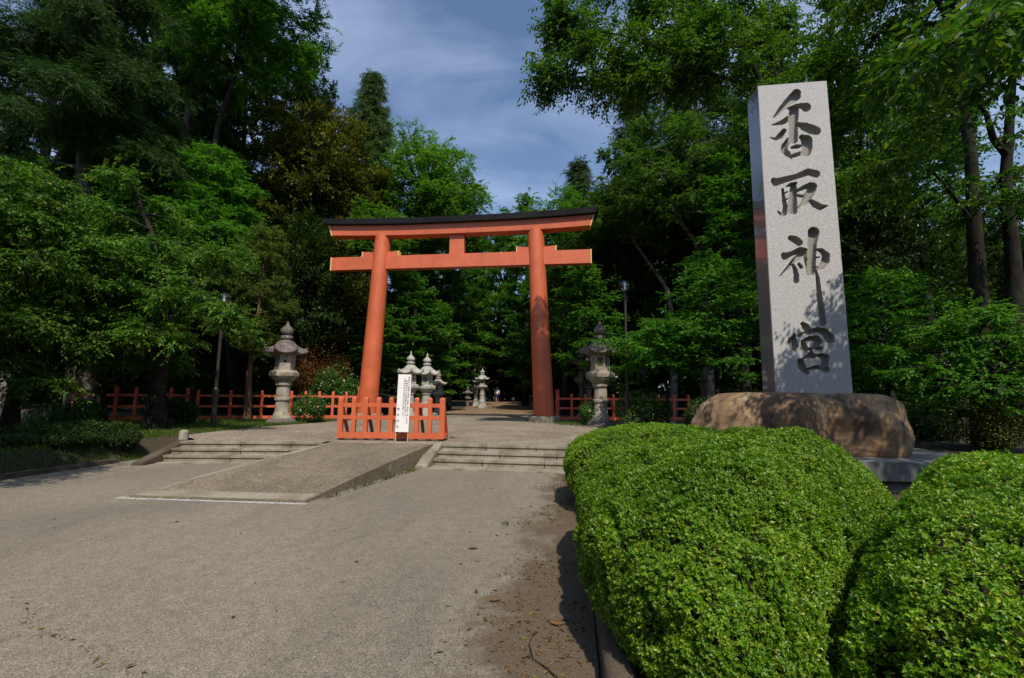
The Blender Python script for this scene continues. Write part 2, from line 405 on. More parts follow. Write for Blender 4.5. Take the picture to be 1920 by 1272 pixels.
def gen_tree(seed, kind, H, R, cb, nl, leaf_scale=1., dens=1., tr=None, lean=(0, 0), squash=(1, 1), prof=None,
             limbs_extra=(), trunk_pts=None, limb_up=None, no_auto=False, top_tuft=True, az=None, sides=8, cover=4.6, target=None, lens=False):
    """returns ((V,Q) of trunk and branches, (V,Q) of the leaves) with the base at the origin"""
    k = KIND[kind]; rng = np.random.default_rng(seed)
    wood = Geo(); tr = tr or H*.018+.05
    prof = prof or crown_prof(kind)
    if trunk_pts is None:
        n = 9; t = np.linspace(0, 1, n)
        wob = np.cumsum(rng.normal(0, .012*H/3 if kind != 'cedar' else .004*H/3, (n, 2)), 0); wob -= wob[0]
        P = np.stack([wob[:, 0]+lean[0]*t**1.3, wob[:, 1]+lean[1]*t**1.3, t*H*.96], 1)
    else: P = np.array(trunk_pts, float)
    tt = np.linspace(0, 1, len(P)); rad = tr*(1-.88*tt)*(1+.5*np.exp(-tt*22))
    fine = np.linspace(0, 1, 3*len(P)); P2, _ = interp(P, fine)
    wood.add(*tube_np(P2, np.interp(fine, tt, rad), sides))
    limbs = []
    if not no_auto:
        for i in range(nl):
            t = ((i+rng.random()*.8)/nl)**(.9 if kind != 'cedar' else .8)
            h = cb+(1-cb)*t
            a = (i*2.39996+rng.normal(0, .35)) if az is None else rng.uniform(*az)
            L = R*prof(t)*rng.uniform(.72, 1.12)
            up = (limb_up if limb_up is not None else k['up'])*rng.uniform(.5, 1.4)
            if kind not in ('cedar',): up *= (.5+t*1.2)
            hs = max(.05, h - (up*.5*L)/H)
            p0 = interp(P, np.array([hs/.96]))[0][0]
            s = np.linspace(0, 1, 7)
            dx, dy = math.cos(a)*squash[0], math.sin(a)*squash[1]
            Lp = np.stack([dx*L*s, dy*L*s, L*(up*s-k['droop']*s**2)], 1)
            Lp[1:] += np.cumsum(rng.normal(0, .03*L, (6, 3)), 0)*.6
            limbs.append((p0+Lp, min(tr*.45, .02*L+.02), 4.2))
    for e in limbs_extra: limbs.append((np.array(e[0], float), e[1], e[2] if len(e) > 2 else 4.2))
    if top_tuft and not no_auto: limbs.append((interp(P, np.linspace(.82, 1, 5))[0]*1., tr*.1, 4.2))
    tp, td_ = [], []
    for Lp, r0, cap in limbs:
        L = np.linalg.norm(np.diff(Lp, axis=0), axis=1).sum()
        fs = np.linspace(0, 1, 9); Lf, _ = interp(Lp, fs)
        wood.add(*tube_np(Lf, r0*(1-.85*fs), 6))
        ns = max(4, int(k['sd']*L*dens))
        s = np.sort(rng.uniform(.16 if kind != 'cedar' else .12, 1, ns)); B, T = interp(Lp, s)
        for j in range(ns):
            side = 1 if j % 2 else -1
            ang = side*rng.uniform(.5, 1.25); ca, sa = math.cos(ang), math.sin(ang)
            th = T[j]; d = np.array([th[0]*ca-th[1]*sa, th[0]*sa+th[1]*ca, rng.normal(k['em'], k['es'])])
            d /= np.linalg.norm(d)
            ls = (k['sl']*min(L, cap)*(1.05-.75*s[j])+.28)*rng.uniform(.7, 1.3)
            u = np.linspace(0, 1, 4)
            Sp = B[j]+d*ls*u[:, None]; Sp[:, 2] -= k['droop']*.6*ls*u**2
            wood.add(*tube_np(Sp, max(.005, min(.014, r0*.22))*(1-.8*u), 4))
            nt = max(3, int(k['td']*ls*dens)+1)
            uu = rng.uniform(.1, 1, nt); b, tg = interp(Sp, uu)
            rd = rng.normal(0, 1, (nt, 3))*np.array([1, 1, k['flat']])
            tp.append(b); td_.append(norm(tg*.9+norm(rd)*.9))
        tp.append(Lp[-1:]); td_.append(norm(Lp[-1:]-Lp[-2:-1]))
    tp = np.concatenate(tp); td_ = np.concatenate(td_)
    n = k['ln']
    # fill the sprays until the leaves cover the crown as many times as wanted
    if target is None: target = cover*1.75*R*H*(1-cb)/(.5*k['L']*k['W']*leaf_scale**2)
    need = int(target/n)-len(tp)
    if need > 0:
        ix = rng.integers(0, len(tp), need); f = k['flat']
        tp = np.concatenate([tp, tp[ix]+rng.normal(0, 1, (need, 3))*np.array([.20, .20, .05+.13*f])])
        td_ = np.concatenate([td_, norm(td_[ix]+rng.normal(0, .8, (need, 3))*np.array([1, 1, f]))])
    NT_ = len(tp)
    u = np.tile(np.linspace(.1, 1, n), NT_)
    tl = np.repeat(k['tl']*rng.uniform(.6, 1.3, NT_), n)
    D0 = np.repeat(td_, n, 0); P0 = np.repeat(tp, n, 0)
    P_ = P0 + D0*(tl*u)[:, None]; P_[:, 2] -= k['droop']*.45*tl*u**2
    side = np.where(np.arange(NT_*n) % 2, 1., -1.)[:, None]
    up = np.tile([0, 0, 1.], (NT_*n, 1)); S = norm(np.cross(D0, up)+1e-6)
    rnd = rng.normal(0, 1, (NT_*n, 3))
    st = k['style']
    if st == 'flat':
        D = D0*.55+S*side*.8+rnd*.28-up*(k['ld']*2.4); N = up*1.0+rnd*.42+S*side*.15
    elif st == 'out':
        c = np.array([0, 0, H*(cb+.3*(1-cb))]); o = norm(P_-c); D = rnd*.8+o*.5+D0*.3; N = o*.6+up*.6+rnd*.55
    elif st == 'needle':
        D = D0*1.0+S*side*.75+rnd*.30-up*.38; N = up*.7+rnd*.6
    else:
        D = D0*.5+norm(rnd)*.9+up*.35; N = norm(rng.normal(0, 1, (NT_*n, 3)))
    ll = k['L']*leaf_scale*rng.uniform(.65, 1.2, NT_*n); ww = k['W']*leaf_scale*rng.uniform(.75, 1.2, NT_*n)
    global NLEAF; NLEAF += len(ll)
    return wood.get(), (leaf_lens if lens else leaf_quads)(P_, D, N, ll, ww)

_cache = {}; NLEAF = 0
def tree(name, label, px, D, top, rpx, bot, kind, leaf, bark='bark', seed=1, nl=26, ls=1., dens=1., group=None, cat='tree',
         base=None, share=None, rz=None, clear=(), **kw):
    """a tree standing D metres ahead; top / bottom of its crown and its half width given where the photograph shows them"""
    b = at_depth(px, 742, D) if base is None else np.array(base, float)
    bz = gh(b[0], b[1])
    zt = at_depth(px, top, D)[2]; zb = at_depth(px, bot, D)[2]
    H = zt-bz; R = rpx*D/F_PX; cb = max(.06, (zb-bz)/H)
    root = empty(name, (b[0], b[1], bz-.05), 0, label, cat, group)
    if share is not None and share in _cache:
        w, l, H0, R0 = _cache[share]
        for o in (w, l):
            c = o.copy(); link(c, root)
        root.scale = (R/R0, R/R0, H/H0); root.rotation_euler[2] = rz if rz is not None else seed*1.7
        return root
    n0 = NLEAF; W, Lf = gen_tree(seed, kind, H, R, cb, nl, ls, dens, **kw); print('LEAVES', label[:40], NLEAF-n0, 'H%.1f R%.1f' % (H, R))
    for c, r in clear:        # twigs cut back round a lamp head
        V_, Q_ = Lf; ctr = V_[Q_].mean(1)+np.array([b[0], b[1], bz-.05]); keep = np.linalg.norm(ctr-np.array(c), axis=1) > r
        Lf = (V_, Q_[keep])
    w = np_mesh('trunk', W[0], W[1], M[bark], root, True)
    l = np_mesh('crown', Lf[0], Lf[1], M[leaf], root)
    if share is not None: _cache[share] = (w, l, H, R)
    return root

def shrub(name, label, px, base_py, D, rpx, top, leaf, seed, n=9000, L=.09, W=.05, depth_k=.9, cat='shrub', group=None, bumps=.22, base=None, stem='bark', lobes=7, loose=.14):
    b = at_depth(px, 742, D) if base is None else np.array(base, float)
    bz = gh(b[0], b[1]); H = at_depth(px, top, D)[2]-bz; R = rpx*D/F_PX
    rng = np.random.default_rng(seed)
    root = empty(name, (b[0], b[1], bz-.02), 0, label, cat, group)
    cs = [(np.zeros(3)+[0, 0, H*.5], np.array([R*.85, R*.85*depth_k, H*.5]))]
    for i in range(lobes):
        a = rng.uniform(0, 6.28); q = rng.uniform(.3, .62)
        r = rng.uniform(.35, .55)
        cs.append((np.array([math.cos(a)*R*q, math.sin(a)*R*q*depth_k, H*rng.uniform(.3, .72)]), np.array([R*r, R*r, min(H*.34, R*r)])))
    P, N = [], []
    for c, r in cs:
        m = int(n/len(cs)); d = norm(rng.normal(0, 1, (m, 3)))
        q = 1-np.abs(rng.normal(0, loose, m))
        p = c+d*r*q[:, None]; P.append(p); N.append(norm(d/r))
    P = np.concatenate(P); N = np.concatenate(N); ok = P[:, 2] > .04; P = P[ok]; N = N[ok]
    rnd = rng.normal(0, 1, P.shape)
    Dd = norm(rnd)*.9+N*.35+np.array([0, 0, -.1]); NN = N*.7+np.array([0, 0, .6])+rnd*.4
    V, Q = leaf_quads(P, Dd, NN, L*rng.uniform(.6, 1.2, len(P)), W*rng.uniform(.7, 1.2, len(P)))
    for i in range(5):
        g = Geo(); a = rng.uniform(0, 6.28); q = rng.uniform(.2, .7); e = np.array([math.cos(a)*R*q, math.sin(a)*R*q*depth_k, H*rng.uniform(.5, .85)])
        s = np.linspace(0, 1, 5)[:, None]; g.add(*tube_np(np.array([e[0]*.12, e[1]*.12, 0])*(1-s)+e*s+rng.normal(0, .02, (5, 3)), .022*(1-.7*s[:, 0]), 5)); np_mesh('stem', *g.get(), M[stem], root, True)
    np_mesh('foliage', V, Q, M[leaf], root)
    return root

# ================================================================== THE SETTING
def setting():
    xs = np.unique(np.concatenate([np.linspace(-400, -40, 13), np.arange(-40, -11, 1.5), np.arange(-11, -9, .12), np.arange(-9, 0, 1.5), np.arange(-.2, .4, .1),
                                   np.arange(.5, 6, .8), np.arange(6, 8, .2), np.arange(8, 40, 2), np.linspace(40, 400, 13)]).round(3))
    ys = np.unique(np.concatenate([np.linspace(-120, -10, 8), np.arange(-9, 9, 1.), np.arange(9, 11.5, .12), np.arange(11.6, 70, 1.2), np.linspace(72, 500, 16)]).round(3))
    V = [(x, y, gh(x, y)) for y in ys for x in xs]
    nx = len(xs); i = np.arange(len(ys)-1)[:, None]*nx; j = np.arange(nx-1)[None]
    Q = np.stack([i+j, i+j+1, i+j+1+nx, i+j+nx], -1).reshape(-1, 4)
    tag(np_mesh('ground', V, Q, M['soil'], sm=True), kind='structure')
    # asphalt: one sheet, its back edges lie under the steps
    m = MB(); a = [(-9.95, -60, 0), (.12, -60, 0), (.12, 10.2, 0), (-9.95, 10.2, 0)]
    m.add(a, [(0, 1, 2, 3)]); tag(m.build('road', M['asphalt']), kind='structure')
    # wide gravel forecourt and the path going up through the gate
    rows = []
    ysx = [9.7, 10.4, 11, 12, 14, 16, 18, 20, 22, 24, 26, 28, 31, 34, 37, 40, 43, 46, 49, 52, 56, 60, 70, 85]
    def edges(y):
        if y < 11: l = -8.8-.6*(y-9.7)
        else: l = np.interp(y, [11, 14, 16, 18, 20.5, 22, 26, 40, 60, 85], [-10.2, -10.6, -10.2, -9.9, -9.6, -8.6, -8.2, -9.5, -14, -20])
        r = np.interp(y, [9.7, 11, 14, 18, 21, 24, 40, 60, 85], [.9, 1.6, 1.2, .75, .2, -.4, -2.5, -6.5, -12])
        return l, r
    for y in ysx:
        l, r = edges(y)
        rows.append([(l+(r-l)*t, max(y, (10.66 if l+(r-l)*t > -5.5 else 9.80+.106*0+(l+(r-l)*t+8.75)*.187+.1)) if y < 10.5 else y, ZP+rise(y)) for t in np.linspace(0, 1, 15)])
    m = MB(); m.loft(rows, caps=False, closed=False); tag(m.build('gravel_path', M['gravel']), kind='structure')
    # stone gutter across the path
    m = MB(); m.box(-8.5, .1, 23.62, 23.80, ZP-.05, ZP+.012); m.box(-8.5, .1, 24.02, 24.2, ZP-.05, ZP+.012)
    o = m.build('drain', M['slab']); tag(o, 'dark stone drain crossing the gravel path behind the red gate', 'drain')
    # painted line at the foot of the ramp
    m = MB(); p = [on_z(*q, .004) for q in ((214, 935), (572, 946.5), (578, 943), (225, 931.5))]
    m.add(p, [(0, 1, 2, 3)]); tag(m.build('painted_line', M['line']), kind='structure')
    # kerb of the planted bank on the left, laid as single stones
    m = MB(); y = -6.
    rng = random.Random(3)
    while y < 9.0:
        l = .9; x = -9.72-.02*(y-7); m.box(x-.18, x, y, min(y+l, 9.05)-.012, -.1, .085+rng.uniform(-.008, .008)); y += l
    tag(m.build('kerb', M['kerb'], bevel=.015), 'low dark kerb edging the planted bank beside the road', 'kerb')
    # rounded kerb of the hedge bed on the right
    m = MB(); secs = []
    path = [(.30, .6), (.22, 1.4), (.17, 2.0), (.14, 2.6), (.13, 3.4), (.12, 5), (.12, 6.5), (.14, 8), (.2, 9.2)]
    prof = [(-.1, 0), (.17, 0), (.20, .035), (.20, .12), (.155, .16), (-.1, .16)]
    for x, y in path: secs.append([(x+w, y, z-.02) for z, w in prof])
    m.loft(secs); tag(m.build('kerb', M['kerb'], sm=True, ang=50), 'rounded brown kerb round the foot of the clipped hedge', 'kerb')

def steps_and_ramp():
    # right flight
    def flight(x0, x1, yf, dy, label, skew=0., rx=0):
        root = empty('stone_steps', (x0, yf[0], 0), skew, label, 'steps')
        L = x1-x0; rng = random.Random(int(x0*10)+5)
        zs = [.022, .155, .28, ZP+.002]
        for i in range(4):
            m = MB(); x = 0
            y0 = yf[i]-yf[0]; y1 = (yf[i+1]-yf[0]+.03) if i < 3 else y0+.34
            zb = -.04 if i == 0 else zs[i-1]-.06
            while x < L-.05:
                l = min(rng.uniform(1.0, 1.6), L-x)
                if L-x-l < .4: l = L-x
                dy_, dz_ = rng.uniform(-.006, .006), rng.uniform(-.003, .003)
                if i == 0: m.box(x+.003, x+l-.003, y0+dy_, y1, zb, zs[i]+dz_)
                else:        # a tread stone lying a little proud of the riser
                    m.box(x+.004, x+l-.004, y0+dy_, y1, zs[i]-.058, zs[i]+dz_)
                    m.box(x+.008, x+l-.008, y0+dy_+.026, y1-.02, zb, zs[i]-.03)
                x += l
            m.build('slab' if i == 0 else 'step', M['step'], root, bevel=.008)
        return root
    r = flight(-3.02, 1.3, [9.40, 9.86, 10.17, 10.50], .32, 'short flight of worn stone steps to the right of the ramp')
    m = MB(); W = .26
    for k in (0, 1):
        y0, y1 = (.06, .60) if k == 0 else (.606, 1.16)
        z0, z1 = (.05+.36*(y0-.06)/1.1, .05+.36*(y1-.06)/1.1)
        m.loft([[(-W, y0, -.03), (0, y0, -.03), (0, y0, z0), (-W, y0, z0)], [(-W, y1, -.03), (0, y1, -.03), (0, y1, z1+.02), (-W, y1, z1+.02)]])
    m.build('cheek_stone', M['step'], r, bevel=.01)
    # left flight, a little turned
    r = flight(-8.9, -5.62, [9.02, 9.25, 9.48, 9.72], .22, 'stone steps half in tree shade to the left of the ramp', R_(9.5))
    m = MB(); m.loft([[(-.30, -.25, -.05), (-.06, -.25, -.05), (-.06, -.25, .05), (-.30, -.25, .05)], [(-.16, .98, -.05), (.08, .98, -.05), (.08, .98, ZP+.02), (-.16, .98, ZP+.02)]])
    m.build('cheek_stone', M['kerb'], r, bevel=.015)
    m = MB()
    for x0, x1, y0, y1 in ((-5.66, -4.4, 10.28, 10.34), (-4.394, -3.26, 10.345, 10.44)):
        m.loft([[(x0, y0, .1), (x0, y0+.42, .1), (x0, y0+.42, ZP+.004), (x0, y0, ZP+.004)], [(x1, y1, .1), (x1, y1+.42, .1), (x1, y1+.42, ZP+.004), (x1, y1, ZP+.004)]])
    tag(m.build('kerb', M['step'], bevel=.008), 'pale edging stones between the ramp head and the gravel', 'kerb')
    # ramp
    A = on_z(243, 934, 0); B = on_z(572, 944, 0); C = on_z(808, 834.5, ZP); D = on_z(622, 829.5, ZP)
    C = np.array([C[0], 10.44, ZP+.002]); D = np.array([D[0]+.02, 10.27, ZP+.002])
    root = empty('concrete_ramp', ((A+B)/2).tolist(), 0, 'brown concrete ramp laid over the steps in front of the red barrier', 'ramp')
    o = (A+B)/2
    n = 9; secs = []
    for i in range(n):
        t = i/(n-1); a = A*(1-t)+D*t; b = B*(1-t)+C*t
        z = .03+(ZP-.026)*t+.025*math.sin(math.pi*t)
        row = [(a[0]*(1-s)+b[0]*s, a[1]*(1-s)+b[1]*s, z) for s in np.linspace(0, 1, 7)]
        secs.append([tuple(np.array(p)-o) for p in row]+[(b[0]-o[0], b[1]-o[1], -.06), (a[0]-o[0], a[1]-o[1], -.06)])
    m = MB(); m.loft(secs); m.build('deck', M['aggregate'], root)
    def onramp(s, t, up=.004):
        a = A*(1-t)+D*t; b = B*(1-t)+C*t; p = a*(1-s)+b*s
        p[2] = .03+(ZP-.026)*t+.025*math.sin(math.pi*t)+up; return tuple(p-o)
    m = MB()
    rr = [[onramp(s, t) for s in np.linspace(.0, .982, 9)] for t in (.004, .035, .07)]
    m.loft(rr, caps=False, closed=False)
    m.build('cement_strip', M['concrete'], root)
    m = MB(); m.loft([[onramp(.0, t), onramp(.055+.02*math.sin(t*19), t)] for t in np.linspace(.075, .99, 14)], caps=False, closed=False)
    m.build('cement_edge', M['concrete'], root)

# ================================================================== THE GATE
def torii():
    X0, Y0 = -5.533, 20.98
    root = empty('torii_gate', (X0, Y0, ZP), 0, 'tall vermilion shrine gate with a black roof beam', 'gate')
    zl = 8.78; zt = 7.16
    for s in (-1, 1):
        m = MB(); secs = []; n = 40
        for t in np.linspace(0, 1, 14):
            z = .24+(zl+.1-.24)*t; c = s*(4.18-.412*z/zl); r = .465-.085*t
            secs.append([(c+r*math.cos(2*math.pi*j/n), r*math.sin(2*math.pi*j/n), z) for j in range(n)])
        m.loft(secs); p = m.build('pillar', M['red'], root, sm=True)
        m = MB(); m.lathe([(.73, -.06), (.74, .03), (.735, .21), (.70, .245), (.4, .25)], 32, (s*4.17, 0))
        m.build('plinth', M['concrete'], p, sm=True)
    # tie beam
    m = MB(); m.box(-6.30, 6.30, -.19, .19, zt, zt+.655); tb = m.build('tie_beam', M['red'], root, bevel=.012)
    for s in (-1, 1):
        m = MB(); m.box(*sorted((s*6.302, s*6.345)), -.203, .203, zt-.008, zt+.663); m.build('end_cap', M['yellow'], tb)
    # wedges through the pillars
    for s in (-1, 1):
        c = s*(4.18-.412*7.9/zl); m = MB()
        x0, x1 = c-.90, c+.90
        m.loft([[(x, y, z) for y, z in ((-.15, zt+.658), (.15, zt+.658), (.15, zt+.86+h), (-.15, zt+.86+h))] for x, h in ((x0, .045), (c-.4, .01), (c, 0), (c+.4, .01), (x1, .045))])
        w = m.build('wedge', M['red'], root, bevel=.006)
        for e in (x0-.04, x1+.002):
            m = MB(); m.box(e, e+.038, -.161, .161, zt+.657, zt+.913); m.build('end_cap', M['yellow'], w)
    m = MB(); m.box(-.36, .36, -.12, .12, zt+.65, zl+.03); m.build('strut', M['red'], root, bevel=.01)
    # lintel with upswept ends
    def u(x): return (max(0, abs(x)-1.2)/5.3)**2
    def lint(x, d, bot, top): return [(x, -d, bot), (x, d, bot), (x, d, top), (x, -d, top)]
    m = MB(); xs = np.linspace(-6.36, 6.36, 41); secs = []
    for x in xs:
        k = x/6.36
        b = zl+.13*u(x); t = zl+.50+.14*u(x)
        dx = .085*k**9
        secs.append([(x-dx, -.30, b), (x-dx, .30, b), (x+dx, .33, t), (x+dx, -.33, t)])
    m.loft(secs); lt = m.build('lintel', M['red'], root, bevel=.01)
    for s in (-1, 1):
        x = s*6.36; b = zl+.13*u(x); t = zl+.50+.14*u(x); d = s*.085
        q = [(-.306, b-.006, -d), (.306, b-.006, -d), (.336, t, d), (-.336, t, d)]
        m = MB(); m.loft([[(x+e+dd, y, z) for y, z, dd in q] for e in (s*.003, s*.05)]); m.build('end_cap', M['yellow'], lt)
    m = MB(); secs = []
    for x in np.linspace(-6.64, 6.64, 41):
        k = x/6.64; t = zl+.505+.145*u(x); dx = .06*k**9
        secs.append([(x-dx, -.52, t+.002), (x-dx, .52, t+.002), (x+dx, .60, t+.25), (x+dx*1.4, 0, t+.36), (x+dx, -.60, t+.25)])
    m.loft(secs); m.build('roof', M['black'], root, bevel=.01)

# ================================================================== THE INSCRIBED PILLAR
S_ = {  # brush strokes as (x, y, half width), in four 6.36-times enlarged windows of the photograph
 (1400, 140): [[(600, 215, 50), (585, 250, 62), (500, 320, 48), (410, 410, 32), (355, 470, 18), (318, 508, 5)],
    [(500, 400, 14), (600, 372, 26), (660, 370, 36), (712, 385, 58)],
    [(568, 420, 55), (560, 600, 50), (562, 775, 50)],
    [(500, 525, 36), (420, 570, 30), (300, 598, 6)], [(450, 665, 26), (395, 735, 36), (345, 765, 18), (280, 750, 5)],
    [(630, 590, 28), (700, 620, 54), (780, 650, 60), (838, 668, 52)],
    [(498, 778, 26), (452, 850, 36), (448, 905, 36), (492, 945, 34), (540, 1000, 6)],
    [(668, 745, 36), (720, 780, 66), (728, 860, 58), (715, 925, 52)],
    [(540, 870, 16), (600, 855, 28), (640, 850, 18)], [(560, 965, 24), (640, 940, 26), (690, 940, 30)]],
 (1400, 300): [[(325, 245, 36), (345, 265, 46), (450, 235, 38), (600, 195, 32), (740, 140, 42), (835, 165, 46)],
    [(480, 315, 10), (530, 290, 22), (590, 275, 16)],
    [(428, 350, 14), (440, 450, 20), (462, 560, 26), (450, 640, 28)], [(372, 612, 8), (405, 645, 16), (450, 650, 18)],
    [(445, 400, 10), (488, 378, 6)], [(455, 475, 10), (498, 460, 6)], [(468, 560, 12), (512, 540, 6)],
    [(560, 300, 32), (548, 450, 42), (540, 610, 42)], [(592, 320, 8), (588, 460, 12), (586, 600, 20), (584, 630, 16)],
    [(600, 368, 16), (680, 330, 26), (765, 305, 42), (800, 310, 42)], [(790, 340, 45), (735, 430, 46), (685, 510, 30), (615, 570, 6)],
    [(598, 418, 14), (640, 428, 20), (680, 430, 16)], [(770, 490, 26), (820, 530, 40), (880, 560, 40), (975, 546, 5)]],
 (1420, 420): [[(400, 168, 32), (450, 185, 44), (500, 222, 42)],
    [(318, 372, 34), (330, 390, 42), (420, 350, 28), (520, 312, 38), (572, 325, 38)],
    [(555, 345, 36), (490, 390, 30), (420, 450, 22), (370, 510, 16), (265, 626, 4)],
    [(415, 470, 14), (450, 540, 24), (468, 620, 30), (465, 680, 32)], [(498, 480, 18), (525, 515, 22)],
    [(618, 345, 8), (580, 410, 24), (605, 500, 28), (615, 590, 24)], [(610, 440, 12), (635, 425, 6)], [(615, 530, 14), (645, 520, 6)],
    [(675, 98, 64), (660, 220, 50), (655, 400, 44), (655, 560, 40), (665, 590, 20)],
    [(700, 540, 8), (722, 640, 20), (742, 850, 30), (768, 1050, 38), (785, 1185, 38)],
    [(712, 305, 12), (770, 320, 30), (825, 375, 42), (815, 440, 46), (775, 505, 32), (730, 540, 14)],
    [(700, 400, 10), (745, 395, 8)], [(700, 515, 10), (740, 512, 8)]],
 (1420, 580): [[(545, 175, 26), (580, 212, 44), (620, 255, 34)],
    [(490, 315, 18), (580, 285, 26), (720, 245, 30), (800, 272, 48), (868, 345, 54), (880, 370, 42)],
    [(450, 300, 12), (420, 380, 52), (440, 440, 50), (460, 500, 12)],
    [(540, 385, 20), (620, 350, 28), (710, 350, 36), (735, 385, 40), (700, 440, 34)],
    [(550, 410, 30), (572, 470, 34), (590, 515, 14)], [(600, 478, 10), (680, 462, 16), (755, 470, 26)],
    [(640, 480, 12), (650, 520, 14)],
    [(515, 620, 34), (535, 690, 46), (600, 765, 24)], [(545, 590, 12), (640, 548, 38), (665, 560, 34)],
    [(700, 548, 12), (780, 560, 36), (820, 580, 42), (800, 660, 44)], [(600, 720, 14), (700, 690, 24), (820, 720, 42)]],
}
def pillar():
    my, w0, tp = 8.251*1.08, 1.179*1.08, .012
    mx, z0, z1, md = 3.901*1.08, 1.52, 1.5+5.621*1.08, .57
    nu, nv = 150, 700
    u = np.linspace(.010, w0-.010, nu); v = np.linspace(0, z1-z0-.010, nv)
    # slight crowding where the carving is not needed is ignored: an even 8 mm grid
    U, Vv = np.meshgrid(u, v); P = np.stack([U.ravel(), Vv.ravel()], 1)
    sd = np.full(len(P), 9.)
    for (ox, oy), strokes in S_.items():
        for st in strokes:
            q = []
            for x, y, r in st:
                px, py = ox+x/6.36, oy+y/6.36
                p = on_y(px, py, my); d = (p-CAM) @ FWD
                q.append((p[0]-(mx-w0/2), p[2]-z0, r/6.36*d/F_PX))
            for a, b in zip(q[:-1], q[1:]):
                ab = np.array(b[:2])-a[:2]; L2 = ab@ab+1e-12
                lo = np.minimum(a[:2], b[:2])-.2; hi = np.maximum(a[:2], b[:2])+.2
                ix = np.where((P > lo).all(1) & (P < hi).all(1))[0]
                ap = P[ix]-np.array(a[:2]); t = np.clip(ap@ab/L2, 0, 1)
                dd = np.linalg.norm(ap-t[:, None]*ab, axis=1)-(a[2]+(b[2]-a[2])*t)
                sd[ix] = np.minimum(sd[ix], dd)
    ins = np.maximum(0, -sd)
    dep = .105*(1-np.exp(-ins/.009))+ins*.15
    rng = np.random.default_rng(4)
    dep += rng.normal(0, .0012, len(P))*(ins < .001)
    V = np.zeros((len(P), 3)); k = P[:, 1]/(z1-z0)
    V[:, 0] = (P[:, 0]-w0/2)*(1-2*tp*k/w0); V[:, 1] = dep+tp*k; V[:, 2] = P[:, 1]
    i = np.arange(nv-1)[:, None]*nu; j = np.arange(nu-1)[None]
    Q = np.stack([i+j, i+j+1, i+nu+j+1, i+nu+j], -1).reshape(-1, 4); mi = np.zeros(len(Q), int)
    h = z1-z0; a = w0/2; b = a-tp
    # box behind the face: bottom ring, top ring (front edges chamfered)
    ex = [(-a, .010, 0), (a, .010, 0), (a, md, 0), (-a, md, 0), (-b, tp+.010, h), (b, tp+.010, h), (b, md-tp, h), (-b, md-tp, h),
          (-a+.010, 0, 0), (a-.010, 0, 0), (-b+.010, tp, h-.010), (b-.010, tp, h-.010)]
    n = len(V); V = np.concatenate([V, np.array(ex)])
    q2 = np.array([(0, 3, 7, 4), (1, 5, 6, 2), (3, 2, 6, 7), (4, 7, 6, 5), (8, 0, 4, 10), (9, 11, 5, 1), (10, 4, 5, 11), (0, 8, 9, 1)])+n
    q2 = q2[:, ::-1]; m2 = [1, 1, 1, 0, 0, 0, 0, 0]
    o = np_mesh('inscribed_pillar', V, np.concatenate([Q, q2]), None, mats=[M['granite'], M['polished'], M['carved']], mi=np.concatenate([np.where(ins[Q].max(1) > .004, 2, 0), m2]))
    o.location = (mx, my, z0)
    tag(o, 'tall square granite pillar carved with four large characters', 'monument')
    # boulder under it
    bm = bmesh.new(); bmesh.ops.create_icosphere(bm, subdivisions=6, radius=1)
    lc = Vector((3.62*1.08+.16, 9.0*1.08, 1.0)); hx, hy, hz = 1.70, 1.32, .69
    for vt in bm.verts:
        d = vt.co.normalized(); e = 4.2
        r = (abs(d.x)**e+abs(d.y)**e+abs(d.z)**e)**(-1/e)
        p = Vector((d.x*r*hx, d.y*r*hy, d.z*r*hz))
        zz = p.z/hz
        if p.x < 0: p.x *= 1-.20*max(0, zz+.25)
        else: p.x *= 1-.05*max(0, zz)**2
        q = Vector((p.x*.9, p.y*.9, p.z))
        n_ = mnoise.fractal(q*.9+Vector((3, 1, 7)), 1, 2.1, 5)*.10+mnoise.fractal(q*4+Vector((1, 5, 2)), .8, 2.1, 5)*.030-.05*abs(mnoise.noise(q*1.7+Vector((9, 2, 4))))
        flat = 1 if zz < .7 else .35
        p += d*n_*flat
        if zz > .86: p.z = hz*.86+(p.z-hz*.86)*.3
        vt.co = p
    me = bpy.data.meshes.new('boulder'); bm.to_mesh(me); bm.free(); me.materials.append(M['boulder'])
    me.polygons.foreach_set('use_smooth', [True]*len(me.polygons))
    o = link(bpy.data.objects.new('boulder', me)); o.location = lc
    tag(o, 'broad brown boulder carrying the granite pillar', 'boulder')
    # plinth of slabs
    root = empty('stone_platform', (4.53, 9.72, 0), 0, 'low platform of grey stone slabs under the brown boulder', 'platform')
    for k, (x0, x1) in enumerate(((-2.6, -.9), (-.894, .75), (.756, 2.15))):
        m = MB(); m.box(x0, x1, -1.8, 1.7, .27, .56); m.build('slab', M['slab'], root, bevel=.012)
    m = MB(); m.box(-2.5, 2.05, -1.68, 1.6, 0, .268); m.build('base', M['slab'], root)

